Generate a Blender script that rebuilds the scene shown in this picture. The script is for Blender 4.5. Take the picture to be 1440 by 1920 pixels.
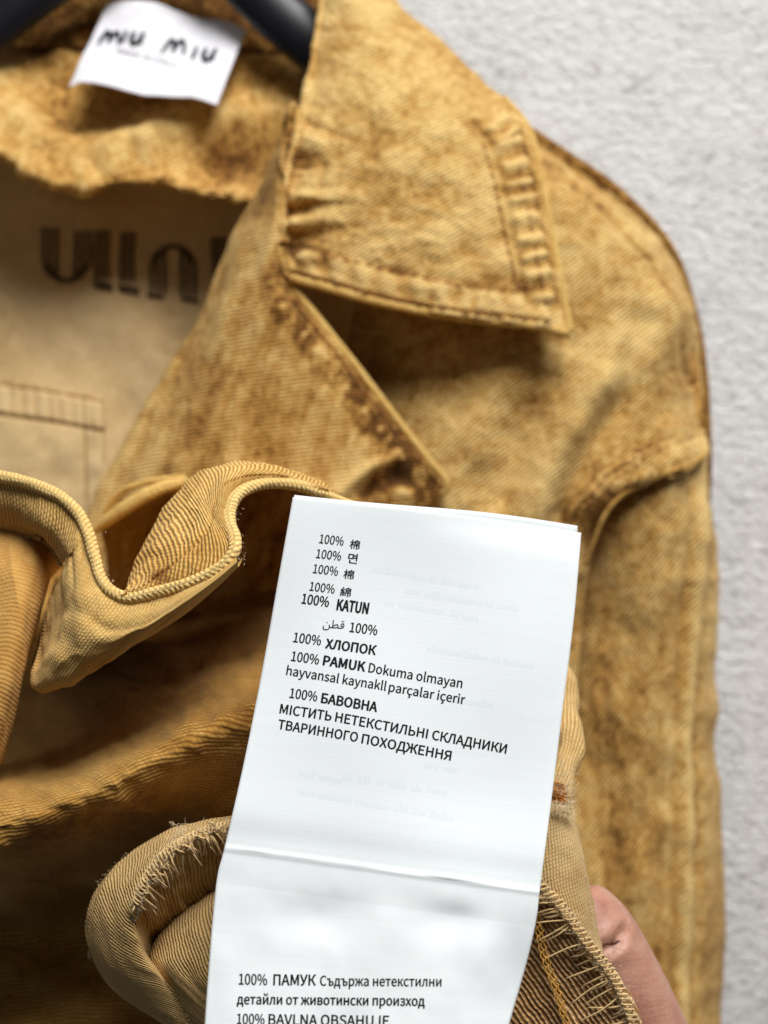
import bpy, math, random
import numpy as np
from mathutils import Vector

random.seed(7); np.random.seed(7)
SC = bpy.context.scene
for _o in list(bpy.data.objects): bpy.data.objects.remove(_o)

# ------------------------------------------------------------------ camera, world, light, exposure
F = 2700.0                      # focal length in pixels of the 1440 x 1920 photograph
CZ = 1.45                       # camera height (m); the wall is vertical, the camera looks at it along +Y
cd = bpy.data.cameras.new('camera'); cam = bpy.data.objects.new('camera', cd)
SC.collection.objects.link(cam); SC.camera = cam
cam.location = (0, 0, CZ); cam.rotation_euler = (math.radians(90), 0, 0)
cd.sensor_fit = 'HORIZONTAL'; cd.sensor_width = 36; cd.lens = 36*F/1440
cd.clip_start = 0.01; cd.clip_end = 50
cd.dof.use_dof = True; cd.dof.focus_distance = 0.2345; cd.dof.aperture_fstop = cd.lens*1e-3/0.0026
W = bpy.data.worlds.new('World'); SC.world = W; W.use_nodes = True
W.node_tree.nodes['Background'].inputs[0].default_value = (0.92, 0.96, 1.0, 1)
W.node_tree.nodes['Background'].inputs[1].default_value = 0.045
def area_light(name, loc, target, size, power, color):
    l = bpy.data.lights.new(name, 'AREA'); l.energy = power; l.size = size; l.color = color
    o = bpy.data.objects.new(name, l); SC.collection.objects.link(o); o.location = loc
    o.rotation_euler = (Vector(target)-Vector(loc)).to_track_quat('-Z', 'Y').to_euler(); return o
area_light('window_light', (0.30, -0.50, CZ+1.2), (0, 0.38, CZ), 0.75, 36, (1.0, 0.985, 0.96))
area_light('room_light', (-1.1, -1.0, CZ+0.4), (0, 0.38, CZ), 1.0, 0.5, (0.95, 0.97, 1.0))
SC.view_settings.view_transform = 'Standard'; SC.view_settings.look = 'None'
SC.view_settings.exposure = 0.0; SC.view_settings.gamma = 1.0
SC.cycles.max_bounces = 8; SC.cycles.use_denoising = True

# ------------------------------------------------------------------ helpers
def s2l(r, g, b):
    f = lambda c: (c/255/12.92) if c/255 <= 0.04045 else ((c/255+0.055)/1.055)**2.4
    return (f(r), f(g), f(b), 1)
def W3(a):
    """(px, py, distance along the view axis) -> world"""
    a = np.asarray(a, float); d = a[..., 2]
    return np.stack([(a[..., 0]-720)/F*d, d, CZ+(960-a[..., 1])/F*d], -1)
def cr(a, n, axis=0):
    """Catmull-Rom resample to n samples along an axis"""
    a = np.moveaxis(np.asarray(a, float), axis, 0); k = len(a)
    t = np.linspace(0, k-1, n); i = np.minimum(t.astype(int), k-2); f = (t-i).reshape((-1,)+(1,)*(a.ndim-1))
    p1, p2 = a[i], a[i+1]
    p0 = np.where((i > 0).reshape(f.shape), a[np.maximum(i-1, 0)], 2*p1-p2)
    p3 = np.where((i < k-2).reshape(f.shape), a[np.minimum(i+2, k-1)], 2*p2-p1)
    r = 0.5*((2*p1)+(-p0+p2)*f+(2*p0-5*p1+4*p2-p3)*f*f+(-p0+3*p1-3*p2+p3)*f**3)
    return np.moveaxis(r, 0, axis)
def _h(ix, iy, s):
    n = (ix*374761393+iy*668265263+s*1274126177) & 0xffffffff
    n = ((n ^ (n >> 13))*1274126177) & 0xffffffff
    return ((n ^ (n >> 16)) & 0xffff)/65535.0
def noise(x, y, s=0):
    """smooth value noise, -1..1"""
    x, y = np.broadcast_arrays(np.asarray(x, float), np.asarray(y, float))
    ix = np.floor(x).astype(np.int64); iy = np.floor(y).astype(np.int64); fx = x-ix; fy = y-iy
    fx = fx*fx*fx*(fx*(6*fx-15)+10); fy = fy*fy*fy*(fy*(6*fy-15)+10)
    a = _h(ix, iy, s); b = _h(ix+1, iy, s); c = _h(ix, iy+1, s); d = _h(ix+1, iy+1, s)
    return 2*((a*(1-fx)+b*fx)*(1-fy)+(c*(1-fx)+d*fx)*fy)-1
def fbm(x, y, s=0, o=3):
    return sum(noise(x*2**k, y*2**k, s+k*17)*0.5**k for k in range(o))
def sm(a, b, x):
    t = np.clip((x-a)/(b-a), 0, 1); return t*t*(3-2*t)
def win(x, a, b, e=0.0012): return sm(a-e, a+e, x)*(1-sm(b-e, b+e, x))
def gs(x, c, w): return np.exp(-((x-c)/w)**2)
def crease(x, y, s=0):
    return 1-2*np.abs(fbm(x, y, s, 3))**.7
def seg_d(px, py, pts):
    """distance in pixels to a polyline and the arc position along it"""
    best = np.full(px.shape, 1e9); arc = np.zeros(px.shape); L = 0
    for (x0, y0), (x1, y1) in zip(pts[:-1], pts[1:]):
        dx, dy = x1-x0, y1-y0; l = math.hypot(dx, dy)
        t = np.clip(((px-x0)*dx+(py-y0)*dy)/(l*l), 0, 1)
        d = np.hypot(px-x0-t*dx, py-y0-t*dy); m = d < best
        best = np.where(m, d, best); arc = np.where(m, L+t*l, arc); L += l
    return best, arc
def link(o, parent=None, **kw):
    SC.collection.objects.link(o)
    if parent is not None: o.parent = parent
    for k, v in kw.items(): o[k] = v
    return o
def mesh_obj(name, V, Fc, mat, parent=None, uv=None, attrs=None, smooth=True, **kw):
    m = bpy.data.meshes.new(name)
    V = np.asarray(V, np.float32)
    quads = isinstance(Fc, np.ndarray)
    if quads:
        m.vertices.add(len(V)); m.vertices.foreach_set('co', V.ravel())
        n, k = Fc.shape
        m.loops.add(n*k); m.loops.foreach_set('vertex_index', Fc.ravel().astype(np.int32))
        m.polygons.add(n); m.polygons.foreach_set('loop_start', np.arange(0, n*k, k, dtype=np.int32))
        m.update(calc_edges=True)
        if uv is not None:
            l = m.uv_layers.new(name='UVMap'); l.data.foreach_set('uv', np.asarray(uv, np.float32)[Fc.ravel()].ravel())
    else:
        m.from_pydata([tuple(v) for v in V], [], Fc)
    for k_, v_ in (attrs or {}).items():
        at = m.attributes.new(k_, 'FLOAT', 'POINT'); at.data.foreach_set('value', np.asarray(v_, np.float32).ravel())
    if smooth: m.polygons.foreach_set('use_smooth', np.ones(len(m.polygons), bool))
    m.update(); m.validate()
    o = bpy.data.objects.new(name, m)
    if mat: m.materials.append(mat)
    return link(o, parent, **kw)
def normals(P):
    du = np.gradient(P, axis=1); dv = np.gradient(P, axis=0); n = np.cross(dv, du)
    n /= np.linalg.norm(n, axis=-1, keepdims=True)+1e-12
    return n
class Ctx: pass
def patch(name, ctrl, nv, nu, mat, parent, disp=None, thick=0.0012, uv='arc', uvoff=(0, 0), flip=False, dense=None, **kw):
    """cloth sheet through a control grid ctrl[row][col] = (px, py, distance)"""
    c = np.asarray(ctrl, float)
    g = cr(cr(c, nv, 0), nu, 1)
    P = W3(g); n = normals(P)
    view = P-np.array([0, 0, CZ]); 
    if np.sum(np.einsum('ijk,ijk->ij', n, view) > 0) > n.shape[0]*n.shape[1]/2: n = -n
    if flip: n = -n
    q = Ctx(); q.P = P; q.px = g[..., 0]; q.py = g[..., 1]; q.d = g[..., 2]
    lu = np.linalg.norm(np.diff(P, axis=1), axis=-1); lv = np.linalg.norm(np.diff(P, axis=0), axis=-1)
    S = np.concatenate([np.zeros((nv, 1)), np.cumsum(lu, 1)], 1); T = np.concatenate([np.zeros((1, nu)), np.cumsum(lv, 0)], 0)
    q.S, q.T = S, T; q.dL, q.dR = S, S[:, -1:]-S; q.dT, q.dB = T, T[-1:, :]-T
    q.u, q.v = np.meshgrid(np.linspace(0, 1, nu), np.linspace(0, 1, nv))
    h = np.zeros((nv, nu)); w = np.zeros((nv, nu))
    if disp: h, w = disp(q)
    Q = P+n*h[..., None]; q.Q = Q; q.n = normals(Q)*(1 if np.sum(normals(Q)*n) > 0 else -1)
    if uv == 'arc': U = np.stack([S, T], -1)
    elif uv == 'arc_mean':
        U = np.stack([np.broadcast_to(S.mean(0), S.shape), np.broadcast_to(T.mean(1)[:, None], T.shape)], -1)
    else: U = np.stack([P[..., 0], P[..., 2]-CZ], -1)
    U = U+np.array(uvoff)
    idx = np.arange(nv*nu).reshape(nv, nu)
    Fc = np.stack([idx[:-1, :-1], idx[1:, :-1], idx[1:, 1:], idx[:-1, 1:]], -1).reshape(-1, 4)
    if np.sum(normals(P)*n) < 0: Fc = Fc[:, ::-1]
    o = mesh_obj(name, Q.reshape(-1, 3), np.ascontiguousarray(Fc), mat, parent, uv=U.reshape(-1, 2), attrs={'wear_shade': w}, **kw)
    if thick:
        s = o.modifiers.new('thickness', 'SOLIDIFY'); s.thickness = thick; s.offset = -1; s.use_even_offset = False
    o_q[name] = q
    return o, q
o_q = {}
def frames(P):
    t = np.gradient(P, axis=0); t /= np.linalg.norm(t, axis=1, keepdims=True)+1e-12
    N = np.zeros_like(P); up = np.array([0, -1.0, 0.05])
    v = up-t[0]*np.dot(up, t[0])
    for i in range(len(P)):
        v = v-t[i]*np.dot(v, t[i]); v /= np.linalg.norm(v)+1e-12; N[i] = v
    return t, N, np.cross(t, N)
def tube_geo(P, R, seg=12, rib=None, flat=1.0):
    n = len(P); t, N, B = frames(P)
    s = np.concatenate([[0], np.cumsum(np.linalg.norm(np.diff(P, axis=0), axis=1))])
    th = np.linspace(0, 2*math.pi, seg, endpoint=False)
    r = np.broadcast_to(np.asarray(R, float), (n,))[:, None]*np.ones(seg)
    if rib: r = r*(1+rib(s[:, None], th[None, :]))
    V = P[:, None, :]+r[..., None]*(N[:, None, :]*np.cos(th)[None, :, None]*flat+B[:, None, :]*np.sin(th)[None, :, None])
    idx = np.arange(n*seg).reshape(n, seg); j = np.roll(idx, -1, 1)
    Fc = np.stack([idx[:-1], j[:-1], j[1:], idx[1:]], -1).reshape(-1, 4)
    uv = np.stack([np.broadcast_to(th/(2*math.pi)*2*math.pi*np.mean(R), (n, seg)), np.broadcast_to(s[:, None], (n, seg))], -1)
    return V.reshape(-1, 3), Fc, uv.reshape(-1, 2)
def tube(name, pts, R, mat, parent, n=200, seg=12, rib=None, wear_shade=0.0, world=False, flat=1.0, **kw):
    P = np.asarray(pts, float) if world else W3(cr(pts, n))
    if world and n: P = cr(P, n)
    if not np.isscalar(R): R = cr(np.asarray(R, float), len(P))
    V, Fc, uv = tube_geo(P, R, seg, rib, flat)
    # rounded ends
    a = len(V); V = np.vstack([V, P[0], P[-1]]); uv = np.vstack([uv, [0, 0], [0, 0]])
    k = np.arange(seg); k2 = np.roll(k, -1); e = a-seg
    caps = np.concatenate([np.stack([k2, k, np.full(seg, a), np.full(seg, a)], -1)[:, :3], np.stack([e+k, e+k2, np.full(seg, a+1)], -1)])
    Fq = [tuple(f) for f in Fc]+[tuple(f) for f in caps]
    m = bpy.data.meshes.new(name); m.from_pydata([tuple(v) for v in V], [], Fq)
    l = m.uv_layers.new(name='UVMap'); vi = np.zeros(len(m.loops), np.int32); m.loops.foreach_get('vertex_index', vi)
    l.data.foreach_set('uv', uv[vi].astype(np.float32).ravel())
    at = m.attributes.new('wear_shade', 'FLOAT', 'POINT')
    at.data.foreach_set('value', np.full(len(V), wear_shade, np.float32) if np.isscalar(wear_shade) else wear_shade)
    m.polygons.foreach_set('use_smooth', np.ones(len(m.polygons), bool)); m.update()
    m.materials.append(mat)
    return link(bpy.data.objects.new(name, m), parent, **kw)
def multi_tubes(name, lines, R, mat, parent, seg=5, **kw):
    """many short threads that belong to one part"""
    Vs, Fs, a = [], [], 0
    for k, P in enumerate(lines):
        r = R[k] if hasattr(R, '__len__') else R
        n = len(P); rr = np.full(n, r); rr[0] *= .35; rr[-1] *= .35
        V, Fc, _ = tube_geo(np.asarray(P, float), rr, seg); Vs.append(V); Fs.append(Fc+a); a += len(V)
    return mesh_obj(name, np.vstack(Vs), np.vstack(Fs), mat, parent, **kw)
def stitch_line(P, L=0.0026, gap=0.0008, lift=0.0002, nrm=None):
    """cut a polyline on the cloth into thread stitches"""
    s = np.concatenate([[0], np.cumsum(np.linalg.norm(np.diff(P, axis=0), axis=1))]); out = []
    x = 0.0
    while x+L < s[-1]:
        t = np.linspace(x, x+L, 7); p = np.stack([np.interp(t, s, P[:, k]) for k in range(3)], -1)
        b = np.sin(np.linspace(0, math.pi, 7))*lift
        nn = np.array([0, -1, 0.0]) if nrm is None else np.stack([np.interp(t, s, nrm[:, k]) for k in range(3)], -1)
        out.append(p+nn*b[:, None]); x += L+gap
    return out
def iso_col(q, D, target, rows):
    j = np.argmin(np.abs(D-target), axis=1); r = np.arange(*rows)
    return q.Q[r, j[r]], q.n[r, j[r]]
def iso_row(q, D, target, cols):
    i = np.argmin(np.abs(D-target), axis=0); c = np.arange(*cols)
    return q.Q[i[c], c], q.n[i[c], c]
def empty(name, loc, **kw):
    o = bpy.data.objects.new(name, None); o.empty_display_size = .02; link(o, None, **kw); o.location = loc; return o
def adopt(root):
    bpy.context.view_layer.update(); inv = root.matrix_world.inverted()
    for ch in root.children: ch.matrix_parent_inverse = inv

# ------------------------------------------------------------------ materials
class NT:
    def __init__(s, name):
        s.m = bpy.data.materials.new(name); s.m.use_nodes = True; s.t = s.m.node_tree
        s.b = s.t.nodes['Principled BSDF']
    def n(s, typ, **kw):
        x = s.t.nodes.new(typ)
        for k, v in kw.items(): setattr(x, k, v)
        return x
    def l(s, a, b): s.t.links.new(a, b)
    def val(s, x, inp):
        if isinstance(x, (int, float)): inp.default_value = x
        elif isinstance(x, tuple): inp.default_value = x
        else: s.l(x, inp)
    def math(s, op, a, b=0.0, c=0.0, clamp=False):
        x = s.n('ShaderNodeMath', operation=op, use_clamp=clamp)
        s.val(a, x.inputs[0]); s.val(b, x.inputs[1]); s.val(c, x.inputs[2]); return x.outputs[0]
    def mix(s, f, a, b, mode='MIX'):
        x = s.n('ShaderNodeMix', data_type='RGBA', blend_type=mode)
        s.val(f, x.inputs[0]); s.val(a, x.inputs[6]); s.val(b, x.inputs[7]); return x.outputs[2]
    def noise(s, vec, scale, detail=3, rough=.55, dist=0):
        x = s.n('ShaderNodeTexNoise'); x.inputs['Scale'].default_value = scale; x.inputs['Detail'].default_value = detail
        x.inputs['Roughness'].default_value = rough; x.inputs['Distortion'].default_value = dist; s.l(vec, x.inputs['Vector']); return x.outputs['Fac']
    def ramp(s, f, stops):
        x = s.n('ShaderNodeValToRGB'); e = x.color_ramp.elements
        while len(e) < len(stops): e.new(.5)
        for k, (p, c) in enumerate(stops): e[k].position = p; e[k].color = c
        s.l(f, x.inputs[0]); return x.outputs[0]
def denim(name, ang=60, pitch=.00110, light=(243, 213, 144), mid=(200, 156, 84), dark=(114, 73, 26), contrast=.35, line=(.52, .40, .26),
          bump=.35, bias=0.0, spread=1.0, seed=0.0, stretch=(1, 1), fuzz=.25, msc=1.0, wide=0.5):
    """acid-washed cotton twill: mottled dye, diagonal weave with separate floats, slight fuzz"""
    M = NT(name)
    uvn = M.n('ShaderNodeUVMap'); uvn.uv_map = 'UVMap'
    mp = M.n('ShaderNodeMapping'); mp.inputs['Rotation'].default_value = (0, 0, math.radians(ang)); M.l(uvn.outputs[0], mp.inputs[0])
    mo = M.n('ShaderNodeMapping'); mo.inputs['Location'].default_value = (seed, seed*1.7, 0); mo.inputs['Scale'].default_value = (stretch[0], stretch[1], 1)
    M.l(uvn.outputs[0], mo.inputs[0]); uv = mo.outputs[0]
    sp = M.n('ShaderNodeSeparateXYZ'); M.l(mp.outputs[0], sp.inputs[0])
    wob = M.noise(uv, 420, 2)
    a = M.math('ADD', M.math('DIVIDE', sp.outputs[0], pitch), M.math('MULTIPLY', M.math('SUBTRACT', wob, .5), .9))
    tri = M.math('MULTIPLY_ADD', M.math('SINE', M.math('MULTIPLY', a, 2*math.pi)), .5, .5)
    row = M.math('FLOOR', M.math('ADD', a, .25))
    b = M.math('ADD', M.math('DIVIDE', sp.outputs[1], pitch*1.15), M.math('MULTIPLY', row, .37))
    seg = M.math('MULTIPLY_ADD', M.math('SINE', M.math('MULTIPLY', b, 2*math.pi)), .5, .5)
    rnd = M.noise(mp.outputs[0], 900, 1)
    th = M.math('MULTIPLY', M.math('POWER', tri, wide), M.math('MULTIPLY_ADD', seg, .28, .72))
    th = M.math('MULTIPLY', th, M.math('MULTIPLY_ADD', rnd, .5, .75))
    m1 = M.noise(uv, 80*msc, 4, .6, .6); m2 = M.noise(uv, 300*msc, 5, .68, .5); m3 = M.noise(uv, 720, 3, .65)
    wr = M.n('ShaderNodeAttribute'); wr.attribute_name = 'wear_shade'  # per-vertex tone: real wear, plus fold shade painted in some places
    f = M.math('MULTIPLY', M.math('SUBTRACT', m1, .5), .8*spread)
    f = M.math('MULTIPLY_ADD', M.math('SUBTRACT', m2, .5), 1.5*spread, f)
    f = M.math('MULTIPLY_ADD', M.math('SUBTRACT', m3, .5), .9*spread, f)
    f = M.math('ADD', M.math('ADD', f, .62+bias), wr.outputs['Fac'])
    col = M.ramp(f, [(0.0, s2l(*[c*.72 for c in dark])), (.22, s2l(*dark)), (.56, s2l(*mid)), (.98, s2l(*light))])
    ln = M.mix(1.0, col, (line[0], line[1], line[2], 1), 'MULTIPLY')
    k = M.math('MULTIPLY', M.math('MULTIPLY', M.math('SUBTRACT', 1.0, th), M.math('MULTIPLY_ADD', m2, 1.6, .2)), contrast*1.7, clamp=True)
    col = M.mix(k, col, ln)
    M.l(col, M.b.inputs['Base Color'])
    M.b.inputs['Roughness'].default_value = .92; M.b.inputs['Specular IOR Level'].default_value = .15
    M.b.inputs['Sheen Weight'].default_value = fuzz; M.b.inputs['Sheen Roughness'].default_value = .6
    M.b.inputs['Sheen Tint'].default_value = s2l(230, 200, 150)
    bp = M.n('ShaderNodeBump'); bp.inputs['Strength'].default_value = bump; bp.inputs['Distance'].default_value = .00035
    hh = M.math('MULTIPLY_ADD', m3, .6, th); M.l(hh, bp.inputs['Height'])
    b2 = M.n('ShaderNodeBump'); b2.inputs['Strength'].default_value = .2; b2.inputs['Distance'].default_value = .0012
    M.l(m2, b2.inputs['Height']); M.l(b2.outputs[0], bp.inputs['Normal'])
    M.l(bp.outputs[0], M.b.inputs['Normal'])
    return M.m
def plain(name, col, rough=.6, spec=.4, nz=0, amt=.12, sss=0, bump=0, sheen=0):
    M = NT(name); c = s2l(*col)
    if nz:
        tc = M.n('ShaderNodeTexCoord'); f = M.noise(tc.outputs['Object'], nz, 4)
        dk = tuple(x*(1-amt*2) for x in c[:3])+(1,); lt = tuple(min(1, x*(1+amt)) for x in c[:3])+(1,)
        M.l(M.ramp(f, [(.3, dk), (.7, lt)]), M.b.inputs['Base Color'])
        if bump:
            bp = M.n('ShaderNodeBump'); bp.inputs['Strength'].default_value = bump; bp.inputs['Distance'].default_value = .0004
            M.l(f, bp.inputs['Height']); M.l(bp.outputs[0], M.b.inputs['Normal'])
    else: M.b.inputs['Base Color'].default_value = c
    M.b.inputs['Roughness'].default_value = rough; M.b.inputs['Specular IOR Level'].default_value = spec
    M.b.inputs['Sheen Weight'].default_value = sheen
    if sss:
        M.b.inputs['Subsurface Weight'].default_value = sss; M.b.inputs['Subsurface Radius'].default_value = (.004, .0015, .0008); M.b.inputs['Subsurface Scale'].default_value = 1.0
    return M.m
def plaster():
    M = NT('plaster'); tc = M.n('ShaderNodeTexCoord'); v = tc.outputs['Object']
    mp = M.n('ShaderNodeMapping'); mp.inputs['Scale'].default_value = (1, 1, 1.55); mp.inputs['Rotation'].default_value = (0, math.radians(-18), 0); M.l(v, mp.inputs[0]); w = mp.outputs[0]
    n1 = M.noise(w, 30, 5, .6); n2 = M.noise(w, 260, 4, .66, .5); n3 = M.noise(w, 150, 4, .65); n4 = M.noise(w, 700, 3)
    f = M.math('MULTIPLY_ADD', n4, .3, M.math('MULTIPLY_ADD', n2, .5, M.math('MULTIPLY_ADD', n3, .2, M.math('MULTIPLY', n1, .25))))
    c = M.ramp(f, [(.48, s2l(172, 170, 167)), (.58, s2l(216, 214, 212)), (.72, s2l(233, 232, 231))])
    sp = M.n('ShaderNodeTexVoronoi'); sp.inputs['Scale'].default_value = 85; sp.inputs['Randomness'].default_value = 1; M.l(w, sp.inputs['Vector'])
    sel = M.n('ShaderNodeSeparateColor'); M.l(sp.outputs['Color'], sel.inputs[0])
    spot = M.math('MULTIPLY', M.math('LESS_THAN', M.math('ADD', sp.outputs['Distance'], M.math('MULTIPLY', n2, .25)), .27), M.math('GREATER_THAN', sel.outputs[0], .62))
    c = M.mix(M.math('MULTIPLY', spot, .25), c, s2l(150, 132, 112))
    M.l(c, M.b.inputs['Base Color']); M.b.inputs['Roughness'].default_value = .93; M.b.inputs['Specular IOR Level'].default_value = .2
    bp = M.n('ShaderNodeBump'); bp.inputs['Strength'].default_value = .9; bp.inputs['Distance'].default_value = .0016
    M.l(M.math('MULTIPLY_ADD', n4, .35, M.math('MULTIPLY_ADD', n3, .6, n2)), bp.inputs['Height']); M.l(bp.outputs[0], M.b.inputs['Normal'])
    return M.m
def satin(name, tint=(222, 228, 231), rib=.00052, strength=.018):
    M = NT(name); uvn = M.n('ShaderNodeUVMap'); uvn.uv_map = 'UVMap'
    sp = M.n('ShaderNodeSeparateXYZ'); M.l(uvn.outputs[0], sp.inputs[0])
    nz = M.noise(uvn.outputs[0], 260, 3)
    r = M.math('SINE', M.math('MULTIPLY', M.math('MULTIPLY_ADD', nz, .0003, sp.outputs[1]), 2*math.pi/rib))
    st = M.n('ShaderNodeMapping'); st.inputs['Scale'].default_value = (60, 900, 1); M.l(uvn.outputs[0], st.inputs[0]); fl = M.noise(st.outputs[0], 1, 3)
    c = M.ramp(fl, [(.3, s2l(*[x*.985 for x in tint])), (.7, s2l(*tint))]); M.l(c, M.b.inputs['Base Color'])
    M.b.inputs['Roughness'].default_value = .62; M.b.inputs['Specular IOR Level'].default_value = .2; M.b.inputs['Sheen Weight'].default_value = .1
    M.b.inputs['Transmission Weight'].default_value = 0.0
    M.b.inputs['Subsurface Weight'].default_value = .15; M.b.inputs['Subsurface Radius'].default_value = (.0012, .0012, .0012); M.b.inputs['Subsurface Scale'].default_value = 1
    bp = M.n('ShaderNodeBump'); bp.inputs['Strength'].default_value = strength; bp.inputs['Distance'].default_value = .0001
    M.l(M.math('MULTIPLY_ADD', fl, .5, r), bp.inputs['Height']); M.l(bp.outputs[0], M.b.inputs['Normal'])
    return M.m
M_outer = denim('denim_outer', 52, contrast=.55, bump=.9, bias=.09, seed=.31)
M_collar = denim('denim_collar', 60, contrast=.55, bump=.9, bias=.15, seed=.11, spread=.9)
M_lapel = denim('denim_lapel', 84, contrast=.6, bump=.9, bias=.09, seed=1.7, stretch=(1.2, .7), spread=.95)
M_sleeve = denim('denim_sleeve', 38, contrast=.55, bump=.9, bias=.06, seed=2.3, spread=.9, stretch=(1.2, .8))
M_inside = denim('denim_inside', 96, light=(230, 206, 160), mid=(208, 178, 128), dark=(150, 112, 66), contrast=.25, bump=.4, bias=.14, spread=.6, seed=3.1)
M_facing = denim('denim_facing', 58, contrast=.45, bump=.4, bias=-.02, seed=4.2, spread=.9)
M_loop = denim('denim_loop', 14, pitch=.00084, light=(236, 202, 128), mid=(218, 178, 100), dark=(140, 90, 34), contrast=.72, line=(.46, .30, .15), bump=.7, bias=.16, seed=5.5, spread=.6, wide=.62)
M_loopface = denim('denim_loopface', 8, pitch=.00066, light=(230, 194, 122), mid=(210, 168, 96), dark=(150, 100, 42), contrast=.36, line=(.55, .40, .24), bump=.5, bias=.16, seed=5.1, spread=.75)
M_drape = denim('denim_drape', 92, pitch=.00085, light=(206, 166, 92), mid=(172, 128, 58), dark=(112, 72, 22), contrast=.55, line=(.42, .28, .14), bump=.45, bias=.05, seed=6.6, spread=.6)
M_lift = denim('denim_lifted', 96, pitch=.00078, light=(214, 170, 98), mid=(190, 142, 74), dark=(140, 92, 40), contrast=.2, line=(.55, .40, .24), bump=.35, bias=.05, seed=6.1, spread=.5)
M_roll = denim('denim_roll', 6, pitch=.00070, light=(222, 190, 130), mid=(200, 164, 104), dark=(150, 110, 58), contrast=.55, line=(.46, .34, .22), bump=.7, bias=.24, seed=7.3, spread=.4)
M_plainw = denim('cotton_plain', 4, pitch=.00055, light=(214, 188, 138), mid=(196, 164, 112), dark=(150, 118, 74), contrast=.4, line=(.55, .44, .32), bump=.6, bias=.1, seed=8.8, spread=.35)
M_allow = denim('denim_allowance', -38, pitch=.00080, light=(228, 200, 158), mid=(204, 168, 120), dark=(150, 106, 64), contrast=.85, line=(.30, .19, .10), bump=.9, bias=.12, seed=9.1, spread=.4, wide=.8)
M_cord = denim('cotton_cord', 62, pitch=.00085, light=(240, 210, 142), mid=(222, 184, 108), dark=(170, 122, 56), contrast=.45, line=(.62, .48, .30), bump=.6, bias=.28, seed=3.9, spread=.4)
M_pipe = denim('denim_piping', 50, light=(232, 196, 118), mid=(200, 156, 82), dark=(120, 76, 24), contrast=.3, bump=.5, bias=.10, seed=2.9, spread=.9)
M_thread = plain('stitch_thread', (146, 92, 38), .8, .2, sheen=.3)
M_overlock = plain('overlock_thread', (222, 188, 130), .75, .25, nz=700, amt=.2, sheen=.4)
M_lint = plain('lint_cotton', (234, 210, 164), .95, .1, nz=900, amt=.1, sheen=.6)
M_gold = plain('gold_thread', (198, 148, 66), .35, .6, nz=900, amt=.2)
M_orange = plain('orange_thread', (196, 118, 30), .6, .3, nz=900, amt=.25)
M_embro = plain('dark_embroidery', (104, 84, 64), .85, .2, nz=800, amt=.35, bump=.3)
M_label = satin('care_label_satin')
M_brandlab = satin('brand_label_satin', (226, 226, 233), strength=.05)
M_ink = plain('black_ink', (10, 10, 16), .7, .2)
M_ghost = satin('show_through_ink', (215, 221.5, 226))
M_greyink = plain('grey_ink', (130, 128, 128), .7, .2)
M_hanger = plain('hanger_plastic', (13, 15, 24), .38, .4, nz=60, amt=.1)
M_metal = plain('hook_metal', (150, 150, 152), .3, .7)
def skin():
    M = NT('skin'); tc = M.n('ShaderNodeTexCoord'); v = tc.outputs['Object']
    a = M.noise(v, 130, 3); b = M.noise(v, 1400, 3)
    M.l(M.ramp(M.math('MULTIPLY_ADD', b, .25, M.math('MULTIPLY', a, .8)), [(.35, s2l(158, 106, 90)), (.55, s2l(178, 130, 110)), (.75, s2l(190, 147, 126))]), M.b.inputs['Base Color'])
    M.b.inputs['Roughness'].default_value = .48; M.b.inputs['Specular IOR Level'].default_value = .4
    M.b.inputs['Subsurface Weight'].default_value = .15; M.b.inputs['Subsurface Radius'].default_value = (.003, .001, .0006); M.b.inputs['Subsurface Scale'].default_value = 1
    vo = M.n('ShaderNodeTexVoronoi'); vo.feature = 'DISTANCE_TO_EDGE'; vo.inputs['Scale'].default_value = 1100; M.l(v, vo.inputs['Vector'])
    mp = M.n('ShaderNodeMapping'); mp.inputs['Rotation'].default_value = (0, .6, 0); mp.inputs['Scale'].default_value = (200, 200, 1500); M.l(v, mp.inputs[0]); ln = M.noise(mp.outputs[0], 1, 3)
    bp = M.n('ShaderNodeBump'); bp.inputs['Strength'].default_value = .28; bp.inputs['Distance'].default_value = .0003
    M.l(M.math('MULTIPLY_ADD', ln, 1.3, M.math('MINIMUM', vo.outputs['Distance'], .25)), bp.inputs['Height']); M.l(bp.outputs[0], M.b.inputs['Normal'])
    return M.m
M_skin = skin()
M_wall = plaster()

# ------------------------------------------------------------------ the setting: plaster wall
WALL_D = .480
def build_wall():
    n = 2
    V = [(-1.6, WALL_D, -.2), (1.6, WALL_D, -.2), (1.6, WALL_D, 3.0), (-1.6, WALL_D, 3.0), (-1.6, WALL_D+.1, -.2), (1.6, WALL_D+.1, -.2), (1.6, WALL_D+.1, 3.0), (-1.6, WALL_D+.1, 3.0)]
    Fq = [(0, 1, 2, 3), (5, 4, 7, 6), (1, 5, 6, 2), (4, 0, 3, 7), (3, 2, 6, 7), (4, 5, 1, 0)]
    mesh_obj('wall', V, Fq, M_wall, smooth=False, kind='structure')
build_wall()

# ------------------------------------------------------------------ jacket
J = empty('denim_jacket', tuple(W3((420, 400, .45))), label='acid washed tan denim jacket with open collar hanging against a plaster wall', category='jacket')
def lin(rows, cols):
    """rows of (left xy, right xy) and a depth profile -> control grid"""
    out = []
    for (l, r, dp) in rows:
        out.append([(l[0]+(r[0]-l[0])*t, l[1]+(r[1]-l[1])*t, dp[k]) for k, t in enumerate(cols)])
    return out

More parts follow.
